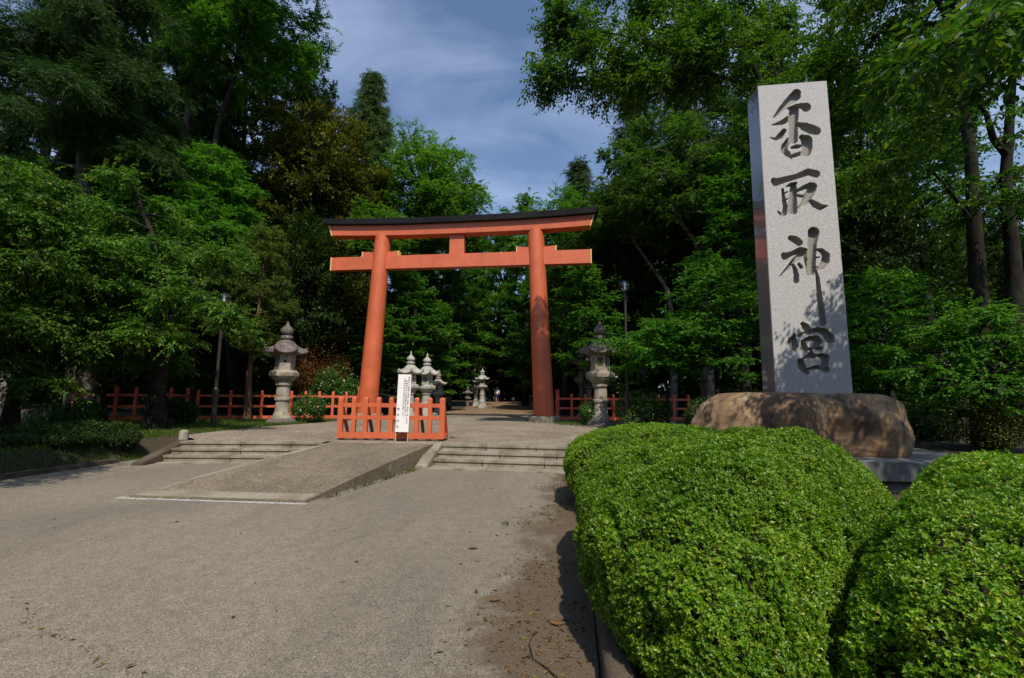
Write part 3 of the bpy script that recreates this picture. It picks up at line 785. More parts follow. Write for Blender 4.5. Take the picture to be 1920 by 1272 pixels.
# ================================================================== STONE LANTERNS
def hexa(r, z, rot=0., n=6): return [(r*math.cos(2*math.pi*j/n+rot), r*math.sin(2*math.pi*j/n+rot), z) for j in range(n)]
def lantern(loc, rz, label, body, roof, sc=1., spike=False, slim=1., base_h=0., thing=None):
    root = empty('stone_lantern', loc, rz, label, 'lantern', None); root.scale = (sc*slim, sc*slim, sc)
    zo = base_h
    if base_h:
        m = MB(); m.loft([hexa(.62, -.05), hexa(.60, base_h*.35), hexa(.50, base_h*.4), hexa(.44, base_h*.9), hexa(.36, base_h)]); m.build('pedestal', M[body], root, bevel=.03)
    else:
        m = MB(); m.loft([hexa(.66, -.05, .2, 9), hexa(.64, .06, .2, 9), hexa(.52, .16, .2, 9), hexa(.42, .20, .2, 9)]); m.build('base', M[roof], root, bevel=.03)
    P = lambda *p: [(r, z+zo-(.15 if base_h else 0)) for r, z in p]
    m = MB(); m.lathe(P((.42, .15), (.40, .22), (.33, .32), (.29, .46), (.275, .88), (.325, .90), (.33, .98), (.28, 1.01), (.27, 1.46), (.34, 1.50), (.34, 1.60), (.29, 1.61)), 24); m.build('post', M[body], root, sm=True, ang=35)
    zo2 = zo-(.15 if base_h else 0)
    m = MB(); m.lathe(P((.30, 1.60), (.37, 1.66), (.47, 1.74), (.53, 1.82), (.545, 1.84)), 24); m.loft([hexa(.60, 1.842+zo2), hexa(.61, 1.98+zo2), hexa(.58, 2.02+zo2), hexa(.47, 2.09+zo2)]); m.build('platform', M[body], root, bevel=.012)
    # fire box: six walls, openings left in two of them
    m = MB(); r = .40; z0, z1 = 2.09+zo2, 2.70+zo2
    for j in range(6):
        a0, a1 = math.pi/3*j, math.pi/3*(j+1)
        p0 = Vector((r*math.cos(a0), r*math.sin(a0), 0)); p1 = Vector((r*math.cos(a1), r*math.sin(a1), 0))
        n_ = ((p0+p1)/2).normalized(); t = (p1-p0); inn = -n_*.07
        def wall(s0, s1, h0, h1):
            a = p0+t*s0; b = p0+t*s1
            m.loft([[(q.x, q.y, h) for q in (a, b, b+inn, a+inn)] for h in (h0, h1)])
        zm0, zm1 = z0+.17, z1-.10
        if j % 3 == 1:
            wall(0, .22, z0, z1); wall(.78, 1, z0, z1); wall(.22, .78, z0, zm0); wall(.22, .78, zm1, z1)
            for q in (.40, .60): wall(q-.02, q+.02, zm0, zm1)
        elif j % 3 == 2:
            wall(0, .40, z0, z1); wall(.60, 1, z0, z1); wall(.40, .60, z0, z0+.28); wall(.40, .60, z0+.40, z1)
        else: wall(0, 1, z0, z1)
    m.build('fire_box', M[body], root)
    # roof with curled corners
    m = MB(); secs = []; n = 36
    for k, (rr, z, up) in enumerate(((.50, 2.70, 0), (.70, 2.72, .05), (.78, 2.76, .12), (.74, 2.84, .13), (.58, 2.93, .05), (.46, 3.05, .02), (.34, 3.20, 0), (.20, 3.30, 0), (.17, 3.33, 0))):
        ring = []
        for j in range(n):
            a = 2*math.pi*j/n; c = math.cos(((a+math.pi/6) % (math.pi/3))-math.pi/6)   # distance to the corner
            ph = abs(((a+math.pi/6) % (math.pi/3))-math.pi/6)/(math.pi/6)
            hx = math.cos(math.pi/6)/max(.2, math.cos(math.pi/6-ph*math.pi/6)); f = max(0, 1-ph*1.6)**2
            ring.append((rr*hx*(1+.10*f*(up > .04))*math.cos(a), rr*hx*(1+.10*f*(up > .04))*math.sin(a), z+zo2+up*f*1.1))
        secs.append(ring)
    m.loft(secs); rf = m.build('roof', M[roof], root, sm=True, ang=40)
    for j in range(6):   # curled knobs at the corners
        a = math.pi/3*j; c, s = math.cos(a), math.sin(a); m = MB()
        m.tube([(.66*c, .66*s, 2.80+zo2), (.80*c, .80*s, 2.84+zo2), (.87*c, .87*s, 2.90+zo2), (.86*c, .86*s, 2.98+zo2), (.81*c, .81*s, 2.99+zo2)], [.05, .06, .06, .05, .03], 8)
        m.build('corner_scroll', M[roof], rf, sm=True)
    if spike: pr = P((.15, 3.32), (.26, 3.36), (.27, 3.45), (.17, 3.49), (.16, 3.53), (.25, 3.60), (.24, 3.74), (.12, 3.84), (.05, 3.92), (.035, 4.12), (.0, 4.16))
    else: pr = P((.15, 3.32), (.24, 3.35), (.26, 3.41), (.23, 3.46), (.15, 3.48), (.22, 3.55), (.265, 3.66), (.23, 3.77), (.11, 3.86), (.06, 3.95), (.035, 4.03), (0, 4.05))
    m = MB(); m.lathe(pr, 20); m.build('finial', M[body if spike else roof], root, sm=True, ang=50)
    return root

def lanterns():
    p = on_z(527, 793, ZP); lantern((p[0], p[1], ZP-.02), R_(-27), 'tall stone lantern with dark roof on the grass left of the gate', 'lantern', 'lantern_dark', .985, False, .92)
    p = on_z(1127, 798, ZP); lantern((p[0], p[1], ZP-.02), R_(-3), 'tall stone lantern with dark roof behind the hedge, crossed by leafy branches', 'lantern', 'lantern_dark', 1.03, False, .92)
    p = at_depth(1099, 750, 24.); lantern((p[0], p[1], ZP-.02), R_(50), 'dark stone lantern half hidden behind the lantern by the hedge', 'lantern_dark', 'lantern_dark', 1.05)
    for px, D, lab, sc, top in ((768, 23.2, 'pale grey stone lantern standing right behind the white notice board', .9, 657), (799, 23.9, 'grey stone lantern with spiked finial just left of a smaller brown one', .9, 661),
                           (821, 28., 'smaller brownish stone lantern partly behind the pair of grey ones', .82, 693)):
        q = at_depth(px, 742, D); z = gh(q[0], q[1])
        H = at_depth(px, top, D)[2]-z
        lantern((q[0], q[1], z-.02), R_(-5 if px != 799 else 2), lab, 'lantern_grey' if px != 821 else 'lantern', 'lantern_grey' if px != 821 else 'lantern', H/4.14, True, 1.0)
    for px, D, lab, top, bh in ((904, 40., 'mossy stone lantern on a high pedestal beside the far path', 689, .8), (892, 44.5, 'pale stone lantern half hidden behind the mossy one on its pedestal', 697, .8),
                           (877, 37., 'short dark stone lantern in the shade before the mossy pedestal lantern', 722, 0)):
        q = at_depth(px, 742, D); z = gh(q[0], q[1])
        H = at_depth(px, top, D)[2]-z
        lantern((q[0], q[1], z-.02), R_(4), lab, 'lantern_grey' if bh else 'lantern_dark', 'lantern_grey' if bh else 'lantern_dark', H/(4.14+(bh-.15 if bh else 0)), True, 1., bh)

# ================================================================== FENCES, BARRIER, NOTICE
def fence(pts, label, spacing=.60, h=1.27, end_tall=None):
    pts = [np.array(p, float) for p in pts]
    root = empty('picket_fence', pts[0].tolist(), 0, label, 'fence'); o = pts[0]
    for k, (a, b) in enumerate(zip(pts[:-1], pts[1:])):
        L = np.linalg.norm((b-a)[:2]); d = (b-a)/L; n = max(1, round(L/spacing))
        for z, w, t in ((1.03, .10, .05), (.58, .10, .05), (.10, .15, .07)):
            m = MB(); m.bar(tuple(a-o+[0, 0, z]), tuple(b-o+[0, 0, z]), t, w)
            if abs(d[0]) < 2: pass
            m.build('rail', M['red_old'], root, bevel=.006)
        for i in range(n+(k == len(pts)-2)):
            p = a+d*L*i/n-o; hh = h+(.20 if end_tall == (k, i) else 0)
            mt = Matrix.Translation(Vector(p)) @ Matrix.Rotation(math.atan2(d[1], d[0]), 4, 'Z')
            m = MB(); w = .055 if end_tall != (k, i) else .075
            m.loft([[tuple(mt @ Vector((x*q, y*q*.9, z))) for x, y in ((-w, -w), (w, -w), (w, w), (-w, w))] for z, q in ((-.05, 1), (hh-.05, 1), (hh-.015, .82), (hh, .4))])
            m.build('post', M['red_old'], root)
    return root
def fences():
    g = lambda px, D: (lambda q: (q[0], q[1], gh(q[0], q[1])))(at_depth(px, 742, D))
    fence([g(674, 21.9), g(520, 20.7), g(372, 19.6)], 'low red picket fence running left from the gate pillar behind the lantern', end_tall=(0, 0))
    fence([g(352, 19.3), g(255, 18.4), g(142, 17.7)], 'red picket fence in deep shade behind the leaning tree and dark shrubs', h=1.35, end_tall=(1, 3))
    fence([g(1045, 22.2), g(1150, 22.6), g(1290, 23.2)], 'low red picket fence right of the gate, mostly behind bushes', spacing=.72, end_tall=(0, 0))

def barrier():
    a = on_z(632, 825, ZP); b = on_z(833, 827.5, ZP); L = np.linalg.norm((b-a)[:2]); rz = math.atan2(b[1]-a[1], b[0]-a[0])
    root = empty('barrier', (a[0], a[1], ZP), rz, 'movable red wooden barrier on small casters at the head of the ramp', 'barrier')
    ps = [(275-275)/1400, .134, .25, .375, .497, .62, .747, .875, 1.0]
    for i, s in enumerate(ps):
        w = .062 if i in (0, 8) else .052; x = w+s*(L-2*w); m = MB()
        m.loft([[(x+i_*w*q, .0+j_*.05*q, z) for i_, j_ in ((-1, -1), (1, -1), (1, 1), (-1, 1))] for z, q in ((.06, 1), (1.00, 1), (1.035, .78), (1.05, .4))])
        m.build('post', M['red'], root)
    for z0, z1, y0, y1 in ((.80, .90, -.035, .035), (.50, .60, -.035, .035), (.045, .19, -.062, .058)):
        m = MB(); m.box(.02, L-.02, y0, y1, z0, z1); m.build('rail', M['red'], root, bevel=.006)
    m = MB(); m.box(.0, L, .50, .60, .05, .15); m.build('rear_beam', M['red'], root, bevel=.006)
    for s in (.02, .262, .509, .76, .985):
        m = MB(); m.bar((s*L, .05, .90), (s*L, .55, .10), .07, .07); m.build('brace', M['red'], root, bevel=.005)
    for x in (.035, L-.035):
        m = MB(); m.box(x-.05, x+.05, .06, .5, .05, .15); m.build('foot_beam', M['red'], root, bevel=.005)
    for x in (.15, L*.36, L*.63, L-.15):
        for y in (0, .55):
            m = MB(); m.loft([[(x+dx, y+.03*math.cos(t), .03+.03*math.sin(t)) for t in np.linspace(0, 2*math.pi, 13)[:-1]] for dx in (-.015, .015)]); m.build('caster', M['rubber'], root)

def glyphs(name, s, size, parent, loc, rot, mat, align='CENTER', spacing=1.):
    cu = bpy.data.curves.new(name, 'FONT'); cu.body = s; cu.size = size; cu.align_x = align; cu.align_y = 'TOP'; cu.space_line = spacing
    ob = bpy.data.objects.new(name, cu); COL.objects.link(ob)
    dg = bpy.context.evaluated_depsgraph_get(); me = bpy.data.meshes.new_from_object(ob.evaluated_get(dg))
    bpy.data.objects.remove(ob); me.materials.clear(); me.materials.append(mat)
    o = link(bpy.data.objects.new(name, me), parent); o.location = loc; o.rotation_euler = rot
    return o
def notice():
    a = on_z(741, 829, ZP); b = on_z(763.5, 829, ZP); c = (a+b)/2
    w = .315; rz = R_(7)
    root = empty('notice_board', (c[0], c[1], ZP), rz, 'narrow white notice board on two thin stakes in front of the barrier', 'sign')
    root.rotation_euler = (R_(-1), R_(.9), rz)
    m = MB(); m.box(-w/2, w/2, -.012, .012, .23, 1.60); bd = m.build('board', M['white'], root, bevel=.003)
    for s in (-1, 1):
        m = MB(); m.box(s*w*.46-.011, s*w*.46+.011, .013, .033, -.05, 1.5); m.build('stake', M['wood'], root)
    V = lambda t: '\n'.join(t)
    R90 = (R_(90), 0, 0)
    glyphs('lettering', V('参道内の諸車の通行は堅く御断り致します'), .052, bd, (.108, -.0145, 1.545), R90, M['ink'], spacing=1.15)
    glyphs('lettering', V('御参拝の方は駐車場を御利用下さい'), .050, bd, (.055, -.0145, 1.46), R90, M['ink'], spacing=1.15)
    glyphs('lettering', V('尚御用の節は社務所迄御申出願います'), .046, bd, (.005, -.0145, 1.50), R90, M['ink'], spacing=1.15)
    for i, ch in enumerate('香取神宮'):
        glyphs('lettering', ch, .068, bd, (-.11, -.0145, .80-i*.14), R90, M['ink'])

# ================================================================== LAMPS, PEOPLE, SMALL THINGS
def lamp(px, base_py, D, top_py, label):
    q = at_depth(px, 742, D); z = gh(q[0], q[1]); H = at_depth(px, top_py, D)[2]-z
    root = empty('street_lamp', (q[0], q[1], z), 0, label, 'lamp')
    r = .235; zc = H-r
    m = MB(); m.lathe([(.085, -.05), (.085, 1.25), (.088, 1.27), (.07, 1.30), (.05, 1.32), (.046, zc-r*.9)], 16); m.build('pole', M['pole'], root, sm=True)
    m = MB(); m.lathe([(.05, zc-r*1.02), (.10, zc-r*.98), (.135, zc-r*.86), (.13, zc-r*.78), (.03, zc-r*.76)], 20); m.build('collar', M['pole'], root, sm=True)
    m = MB(); prof = [(r*math.cos(t), zc+r*math.sin(t)) for t in np.linspace(R_(-54), R_(89.5), 22)]
    inn = [(x*.965, zc+(z_-zc)*.965) for x, z_ in prof[::-1]]
    m.lathe(prof+inn, 32); m.build('globe', M['glass'], root, sm=True)
    m = MB(); m.lathe([(.0, zc-r*.75), (.042, zc-r*.75), (.042, zc+r*.1), (.05, zc+r*.12), (.042, zc+r*.2), (.042, zc+r*.9), (0, zc+r*.92)], 16); m.build('tube', M['tube'], root, sm=True)

def skin_obj(name, verts, edges, radii, mat, parent, sub=2):
    me = bpy.data.meshes.new(name); me.from_pydata(verts, edges, [])
    ob = bpy.data.objects.new(name, me); COL.objects.link(ob)
    md = ob.modifiers.new('s', 'SKIN'); sv = me.skin_vertices[0].data
    for i, r in enumerate(radii): sv[i].radius = (r if hasattr(r, '__len__') else (r, r)); sv[i].use_root = (i == 0)
    md.use_smooth_shade = True
    ms = ob.modifiers.new('b', 'SUBSURF'); ms.levels = sub; ms.render_levels = sub
    dg = bpy.context.evaluated_depsgraph_get(); m2 = bpy.data.meshes.new_from_object(ob.evaluated_get(dg))
    bpy.data.objects.remove(ob); m2.materials.clear(); m2.materials.append(mat)
    return link(bpy.data.objects.new(name, m2), parent)
def person(px, D, label, rz, shirt, legs, hat, step=.16, shorts=True, hgt=1.66):
    q = at_depth(px, 742, D); z = gh(q[0], q[1])+.02
    root = empty('person', (q[0], q[1], z), rz, label, 'person'); root.scale = (hgt/1.7,)*3
    v = [(0, 0, .92), (0, 0, 1.15), (0, 0, 1.38), (0, 0, 1.47), (0, -.01, 1.56), (0, -.015, 1.66)]
    e = [(0, 1), (1, 2), (2, 3), (3, 4), (4, 5)]; r = [(.15, .10), (.135, .09), (.15, .085), .055, .088, .075]
    for s in (-1, 1):
        k = len(v); st = s*step
        v += [(s*.19, 0, 1.38), (s*.25, .02-st*.25, 1.12), (s*.26, -.03-st*.7, .88), (s*.255, -.05-st*.8, .80)]
        e += [(2, k), (k, k+1), (k+1, k+2), (k+2, k+3)]; r += [.055, .042, .032, (.04, .022)]
        k = len(v)
        v += [(s*.09, 0, .86), (s*.10, st*.5-.02, .48), (s*.10, st*1.0+.03, .09), (s*.10, st*1.0-.10, .03)]
        e += [(0, k), (k, k+1), (k+1, k+2), (k+2, k+3)]; r += [.092, .058, .04, (.045, .03)]
    skin_obj('body', v, e, r, M['skin'], root)
    v = [(0, 0, .84), (0, 0, 1.12), (0, 0, 1.36), (0, 0, 1.46)]; e = [(0, 1), (1, 2), (2, 3)]; r = [(.20, .15), (.175, .125), (.175, .11), .08]
    for s in (-1, 1):
        k = len(v); st = s*step
        v += [(s*.2, 0, 1.37), (s*.255, .02-st*.25, 1.10), (s*.262, -.02-st*.6, .92)]; e += [(2, k), (k, k+1), (k+1, k+2)]; r += [.075, .06, .05]
    skin_obj('shirt', v, e, r, M[shirt], root)
    v = [(0, 0, 1.06), (0, 0, .86)]; e = [(0, 1)]; r = [(.165, .12), (.18, .13)]
    for s in (-1, 1):
        k = len(v); st = s*step
        v += [(s*.095, 0, .80), (s*.105, st*.5-.02, .46 if shorts else .48)]; e += [(1, k), (k, k+1)]; r += [.105, .085]
        if not shorts: v += [(s*.10, st+.03, .10)]; e += [(k+1, k+2)]; r += [.06]
    skin_obj('trousers', v, e, r, M[legs], root)
    if hat:
        m = MB(); m.lathe([(.0, 1.745), (.06, 1.74), (.098, 1.70), (.10, 1.655), (.16, 1.640), (.162, 1.632), (.095, 1.632)], 20, (0, -.015)); m.build('hat', M[hat], root, sm=True)
    else:
        m = MB(); m.lathe([(.0, 1.735), (.06, 1.725), (.092, 1.67), (.09, 1.60), (.07, 1.59)], 16, (0, .01)); m.build('hair', M['dark_cloth'], root, sm=True)
    for s in (-1, 1):
        m = MB(); m.loft([[(s*.10+x*.05, s*step+.09-y, z_) for x, y, z_ in ((-1, t, 0), (1, t, 0), (.8, t, .09*h), (-.8, t, .09*h))] for t, h in ((0, 1), (.12, .95), (.2, .6), (.26, .35))]); m.build('shoe', M['sock'], root)
def people():
    person(932, 52.5, 'distant walker in pale shirt, shorts and grey hat on the path under the gate', R_(8), 'shirt', 'denim', 'hat')
    person(914, 58., 'dim figure in dark clothes behind the far lanterns', R_(4), 'dark_cloth', 'dark_cloth', None, .1, False)

def small_things():
    q = on_z(344, 823, ZP)
    m = MB(); m.loft([[(q[0]+r*math.cos(t)*1.05, q[1]+r*math.sin(t), z) for t in np.linspace(0, 2*math.pi, 9)[:-1]] for r, z in ((.105, .3), (.10, .55), (.095, .60), (.06, .615))])
    tag(m.build('stone_stump', M['lantern'], bevel=.012), 'small stone stump at the edge of the gravel beside the left steps', 'stump')
    # bare sapling before the boulder
    q = at_depth(1306, 742, 9.5); z = .3
    root = empty('sapling', (q[0], q[1], z), 0, 'thin bare sapling rising from the hedge left of the boulder', 'sapling')
    m = MB()
    m.tube([(0, 0, -.2), (.01, 0, .4), (-.01, .02, .85), (.0, 0, 1.12)], [.014, .012, .009, .006], 6)
    for a, b, c in (((-.005, .01, .75), (-.07, 0, .90), (-.10, .02, 1.10)), ((0, .01, .82), (.08, .02, .96), (.14, 0, 1.06)), ((.0, 0, .6), (.10, -.03, .72), (.17, -.05, .90))): m.tube([a, b, c], [.007, .005, .003], 5)
    m.build('stem', M['bark_pale'], root)
    rng = np.random.default_rng(8); P = rng.normal(0, .05, (90, 3))+np.array([(0, 0, 1.1), (-.1, .02, 1.08), (.14, 0, 1.05), (.16, -.05, .9), (0, 0, .35)])[rng.integers(0, 5, 90)]
    V, Q = leaf_quads(P, rng.normal(0, 1, (90, 3)), rng.normal(0, 1, (90, 3))+[0, 0, 1], np.full(90, .035), np.full(90, .02)); np_mesh('leaves', V, Q, M['bright'], root)

# ================================================================== CLIPPED HEDGE
def hedge(label, c, a, e, seed, shoots, group, L=.021, cell=2.2, amp=.055, cut=None):
    rng = np.random.default_rng(seed); cx, cy, cz = c
    bm = bmesh.new(); bmesh.ops.create_icosphere(bm, subdivisions=6, radius=1)
    off = Vector((seed*3.1, seed*1.7, 0))
    for v in bm.verts:
        d = v.co.normalized(); az = a[2] if d.z > 0 else a[2]*1.0
        r = (abs(d.x)**e+abs(d.y)**e+abs(d.z)**e)**(-1/e)
        p = Vector((d.x*r*a[0], d.y*r*a[1], d.z*r*az))
        w = Vector((p.x+cx, p.y+cy, p.z+cz))+off
        f = mnoise.fractal(w*cell*.5, 1, 2, 3)*amp*1.3+mnoise.fractal(w*cell*2.2, 1, 2, 2)*amp*.45
        p = p+d*f
        if cut:      # the side that falls away to the gap between two bushes
            (qx, qy), (nx_, ny_), rr = cut; dd = (p.x+cx-qx)*nx_+(p.y+cy-qy)*ny_
            if dd > -rr:
                t = min(1, (dd+rr)/rr); p.z = -cz+.05+(p.z+cz-.05)*math.sqrt(max(0, 1-t*t))**.9
                if dd > 0: p.x -= nx_*dd*.93; p.y -= ny_*dd*.93
        v.co = p
    me = bpy.data.meshes.new('tmp'); bm.to_mesh(me); bm.free()
    n = len(me.vertices); co = np.zeros(n*3, np.float32); me.vertices.foreach_get('co', co); co = co.reshape(-1, 3)
    no = np.zeros(n*3, np.float32); me.vertices.foreach_get('normal', no); no = no.reshape(-1, 3)
    tri = np.zeros(len(me.polygons)*3, np.int32); me.polygons.foreach_get('vertices', tri); tri = tri.reshape(-1, 3)
    A, B, C = co[tri[:, 0]], co[tri[:, 1]], co[tri[:, 2]]
    ar = np.linalg.norm(np.cross(B-A, C-A), axis=1)
    zc = (A[:, 2]+cz); ar *= np.clip((zc-.05)/.25, 0.05, 1)
    k = rng.choice(len(tri), shoots, p=ar/ar.sum()); u, v = rng.random(shoots), rng.random(shoots)
    sw = u+v > 1; u[sw] = 1-u[sw]; v[sw] = 1-v[sw]
    P = A[k]+(B[k]-A[k])*u[:, None]+(C[k]-A[k])*v[:, None]
    N = no[tri[k, 0]]*(1-u-v)[:, None]+no[tri[k, 1]]*u[:, None]+no[tri[k, 2]]*v[:, None]
    # clumps of longer and shorter shoots
    ln = np.array([mnoise.noise(Vector((float(p[0])*7, float(p[1])*7, float(p[2])*7))+off) for p in P])
    P = P-N*(np.abs(rng.normal(0, .04, shoots))+np.clip(-ln-.1, 0, 1)*.17)[:, None]+N*(np.clip(ln, 0, 1)*.025)[:, None]
    ax = norm(N+rng.normal(0, .5, (shoots, 3))+[0, 0, .35])
    st = rng.random(shoots) < .010; P[st] += (N[st]+[0, 0, .4])*rng.uniform(.008, .026, (st.sum(), 1))
    m = 6
    t1 = norm(np.cross(ax, rng.normal(0, 1, (shoots, 3)))); t2 = np.cross(ax, t1)
    ang = (np.arange(m)[None]*2*math.pi/m+rng.normal(0, .35, (shoots, m)))
    el = rng.uniform(.25, .95, (shoots, m))
    D = (t1[:, None]*np.cos(ang)[..., None]+t2[:, None]*np.sin(ang)[..., None])*np.cos(el)[..., None]+ax[:, None]*np.sin(el)[..., None]
    NN = ax[:, None]*np.cos(el)[..., None]-(t1[:, None]*np.cos(ang)[..., None]+t2[:, None]*np.sin(ang)[..., None])*np.sin(el)[..., None]
    Pp = np.repeat(P[:, None], m, 1)+ax[:, None]*rng.uniform(-.012, .006, (shoots, m))[..., None]
    S = L*rng.uniform(.7, 1.25, (shoots, 1))*rng.uniform(.8, 1.15, (shoots, m))
    V, Q = leaf_quads(Pp.reshape(-1, 3), D.reshape(-1, 3), NN.reshape(-1, 3), S.ravel(), S.ravel()*.56, .05)
    root = empty('clipped_hedge', (cx, cy, cz), 0, label, 'hedge', group)
    # woody inside: twigs forking outwards under the leaves and a dense dead-leaf heart
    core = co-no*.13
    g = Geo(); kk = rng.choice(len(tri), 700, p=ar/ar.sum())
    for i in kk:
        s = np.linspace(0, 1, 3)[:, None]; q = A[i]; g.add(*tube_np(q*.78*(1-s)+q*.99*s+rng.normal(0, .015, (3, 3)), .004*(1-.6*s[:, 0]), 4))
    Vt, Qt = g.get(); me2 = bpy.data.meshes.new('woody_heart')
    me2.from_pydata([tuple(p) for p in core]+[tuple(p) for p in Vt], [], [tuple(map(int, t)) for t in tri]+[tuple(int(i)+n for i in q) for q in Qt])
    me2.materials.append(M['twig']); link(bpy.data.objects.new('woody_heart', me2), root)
    np_mesh('foliage', V, Q, M['hedge'], root)
    bpy.data.meshes.remove(me)
    return root

def hedges():
    G = 'clipped hedge bushes beside the road'
    hedge('large rounded clipped hedge bush in the middle of the row in front of the boulder', (1.60, 3.86, .50), (1.60, 2.15, .69), 2.6, 1, 118000, G, L=.0172, cut=((.98, 2.22), (.771, -.637), .75))
    hedge('far end bush of the clipped hedge, beside the stone steps', (1.17, 6.95, .48), (1.34, 1.45, .66), 2.2, 2, 42000, G, .019)
    hedge('nearest clipped hedge bush, at the lower right corner of the photo', (3.40, 3.0, .42), (2.3, 1.8, .71), 2.5, 3, 105000, G, L=.0178, cut=((.93, 2.26), (-.771, .637), .40))

# ================================================================== SMALL GROUND COVER
def covers():
    rng = np.random.default_rng(11)
    # grass of the left bank
    n = 90000; x = -9.75-12*rng.random(n)**1.5; y = rng.uniform(5, 19.5, n)
    x2 = np.concatenate([x, rng.uniform(-.9, 1.6, 5000)]); y2 = np.concatenate([y, rng.uniform(18.3, 22, 5000)])
    ok = np.array([mnoise.noise(Vector((a*.6, b*.6, 0))) > -.45 and not (a > -10.4 and b > 9.8+.5*mnoise.noise(Vector((b, 0, 3)))) or (a > -2) for a, b in zip(x2, y2)])
    ok &= ~((x2 > -2) & (np.array([mnoise.noise(Vector((a*1.2, b*1.2, 4))) for a, b in zip(x2, y2)]) < .02))
    x2, y2 = x2[ok], y2[ok]; n = len(x2)
    P = np.stack([x2, y2, np.array([gh(a, b) for a, b in zip(x2, y2)])+np.where(x2 > -2, .015, 0)], 1)
    D = rng.normal(0, .45, (n, 3)); D[:, 2] = 1; V, Q = leaf_quads(P, D, rng.normal(0, 1, (n, 3)), rng.uniform(.05, .14, n), rng.uniform(.008, .016, n))
    tag(np_mesh('grass', V, Q, M['grass']), 'short grass under the trees on the left bank', 'grass', kind='stuff')
    # weeds along the foot of the ramp wall and between stones
    B = on_z(600, 937, 0); C = on_z(778, 881, 0); pts = []
    for i in range(240):
        t = rng.random()**.8; p = B*(1-t)+C*t+rng.normal(0, .03, 3)*[1.4, 1, 0]
        if mnoise.noise(Vector((t*9, 0, 0))) > -.05: pts.append(p+[.03, 0, 0])
    for q, k in (((655, 908), 70), ((220*0+905, 940), 0), ((1082, 828), 14), ((848, 823), 20), ((955, 986), 10)):
        z = ZP if q[1] < 835 else 0
        p = on_z(*q, z); pts += [p+rng.normal(0, .05, 3)*[1, 1, 0] for _ in range(k)]
    P = np.array(pts); P[:, 2] = np.where(P[:, 1] > 10.4, ZP+.01, .004); n = len(P)
    D = rng.normal(0, .7, (n, 3)); D[:, 2] = .8; V, Q = leaf_quads(P, D, rng.normal(0, 1, (n, 3)), rng.uniform(.03, .10, n), rng.uniform(.008, .022, n))
    tag(np_mesh('weeds', V, Q, M['grass']), 'small weeds along the foot of the ramp wall', 'weeds', kind='stuff')
    # fallen leaves and clippings beside the hedge
    n = 8200; x = .14-np.abs(rng.normal(0, .44, n)); y = rng.uniform(1.8, 9.3, n)
    den = np.array([mnoise.fractal(Vector((a*1.5, b*1.1, 2)), 1, 2, 4) for a, b in zip(x, y)]); ok = den > rng.uniform(-.25, .55, n)
    x, y = x[ok], y[ok]
    xs = rng.uniform(-7, 0, 170); ysx = rng.uniform(2, 9, 170); x = np.concatenate([x, xs]); y = np.concatenate([y, ysx])
    # the line of rusty debris in the near left corner
    for a, b in zip(((35, 1118), (55, 1150), (50, 1170), (85, 1192), (150, 1202), (178, 1225), (185, 1245), (240, 1262)), ((55, 1150), (50, 1170), (85, 1192), (150, 1202), (178, 1225), (185, 1245), (240, 1262), (290, 1272))):
        A_, B_ = on_z(*a, 0), on_z(*b, 0); t = rng.random(13)
        q = A_[None]*(1-t)[:, None]+B_[None]*t[:, None]+rng.normal(0, .014, (13, 3)); x = np.concatenate([x, q[:, 0]]); y = np.concatenate([y, q[:, 1]])
    t = rng.random(500); q = B[None]*(1-t)[:, None]+C[None]*t[:, None]+np.abs(rng.normal(0, .06, (500, 1)))*[1, 0, 0]; x = np.concatenate([x, q[:, 0]]); y = np.concatenate([y, q[:, 1]])
    n = len(x); P = np.stack([x, y, np.full(n, .006)], 1); D = rng.normal(0, 1, (n, 3)); D[:, 2] = rng.normal(0, .12, n)
    N = rng.normal(0, .25, (n, 3)); N[:, 2] = 1
    s = rng.choice([.014, .022, .04, .055], n, p=[.5, .32, .13, .05])
    V, Q = leaf_quads(P, D, N, s*rng.uniform(.7, 1.3, n), s*rng.uniform(.25, .5, n), .08); V[:, 2] = np.maximum(V[:, 2], .003)
    tag(np_mesh('leaf_litter', V, Q, M['litter']), 'scattered dry leaves and clippings on the road beside the hedge', 'leaf litter', kind='stuff')
    # dry leaves in the hedge bed and under the trees
    n = 9000; x = np.concatenate([rng.uniform(.3, 6, 4000), rng.uniform(-24, -10, 5000)]); y = np.concatenate([rng.uniform(1.5, 9.4, 4000), rng.uniform(6, 22, 5000)])
    P = np.stack([x, y, np.array([gh(a, b) for a, b in zip(x, y)])+.01], 1); D = rng.normal(0, 1, (n, 3)); D[:, 2] *= .2; N = rng.normal(0, .3, (n, 3)); N[:, 2] = 1
    V, Q = leaf_quads(P, D, N, rng.uniform(.03, .07, n), rng.uniform(.015, .03, n)); tag(np_mesh('leaf_litter', V, Q, M['litter']), 'brown fallen leaves on the soil under trees and hedge', 'leaf litter', kind='stuff')
    # two curled leaves and a twig that catch the eye
    def curl(px, py, L, rz, label):
        p = on_z(px, py, .004); m = MB(); secs = []
        for t in np.linspace(0, 1, 7):
            w = L*.27*math.sin(math.pi*min(.97, .06+t*.92)); secs.append([((t-.5)*L, s*w, .004+.28*w*abs(s)+L*.10*(2*t-1)**2) for s in (-1, -.5, 0, .5, 1)])
        m.loft(secs, caps=False, closed=False); o = m.build('fallen_leaf', M['litter']); o.location = p; o.rotation_euler = (0, 0, rz); tag(o, label, 'leaf')
    curl(887, 1029, .105, .3, 'curled pale dry leaf lying alone on the open asphalt')
    curl(932, 1004, .055, 1.2, 'small reddish dry leaf on the asphalt beyond the pale curled one')
    curl(928, 1127, .085, .4, 'long brown dry leaf at the edge of the litter patch')
    curl(1044, 1172, .085, -.1, 'straw coloured strip of leaf beside the hedge shadow')
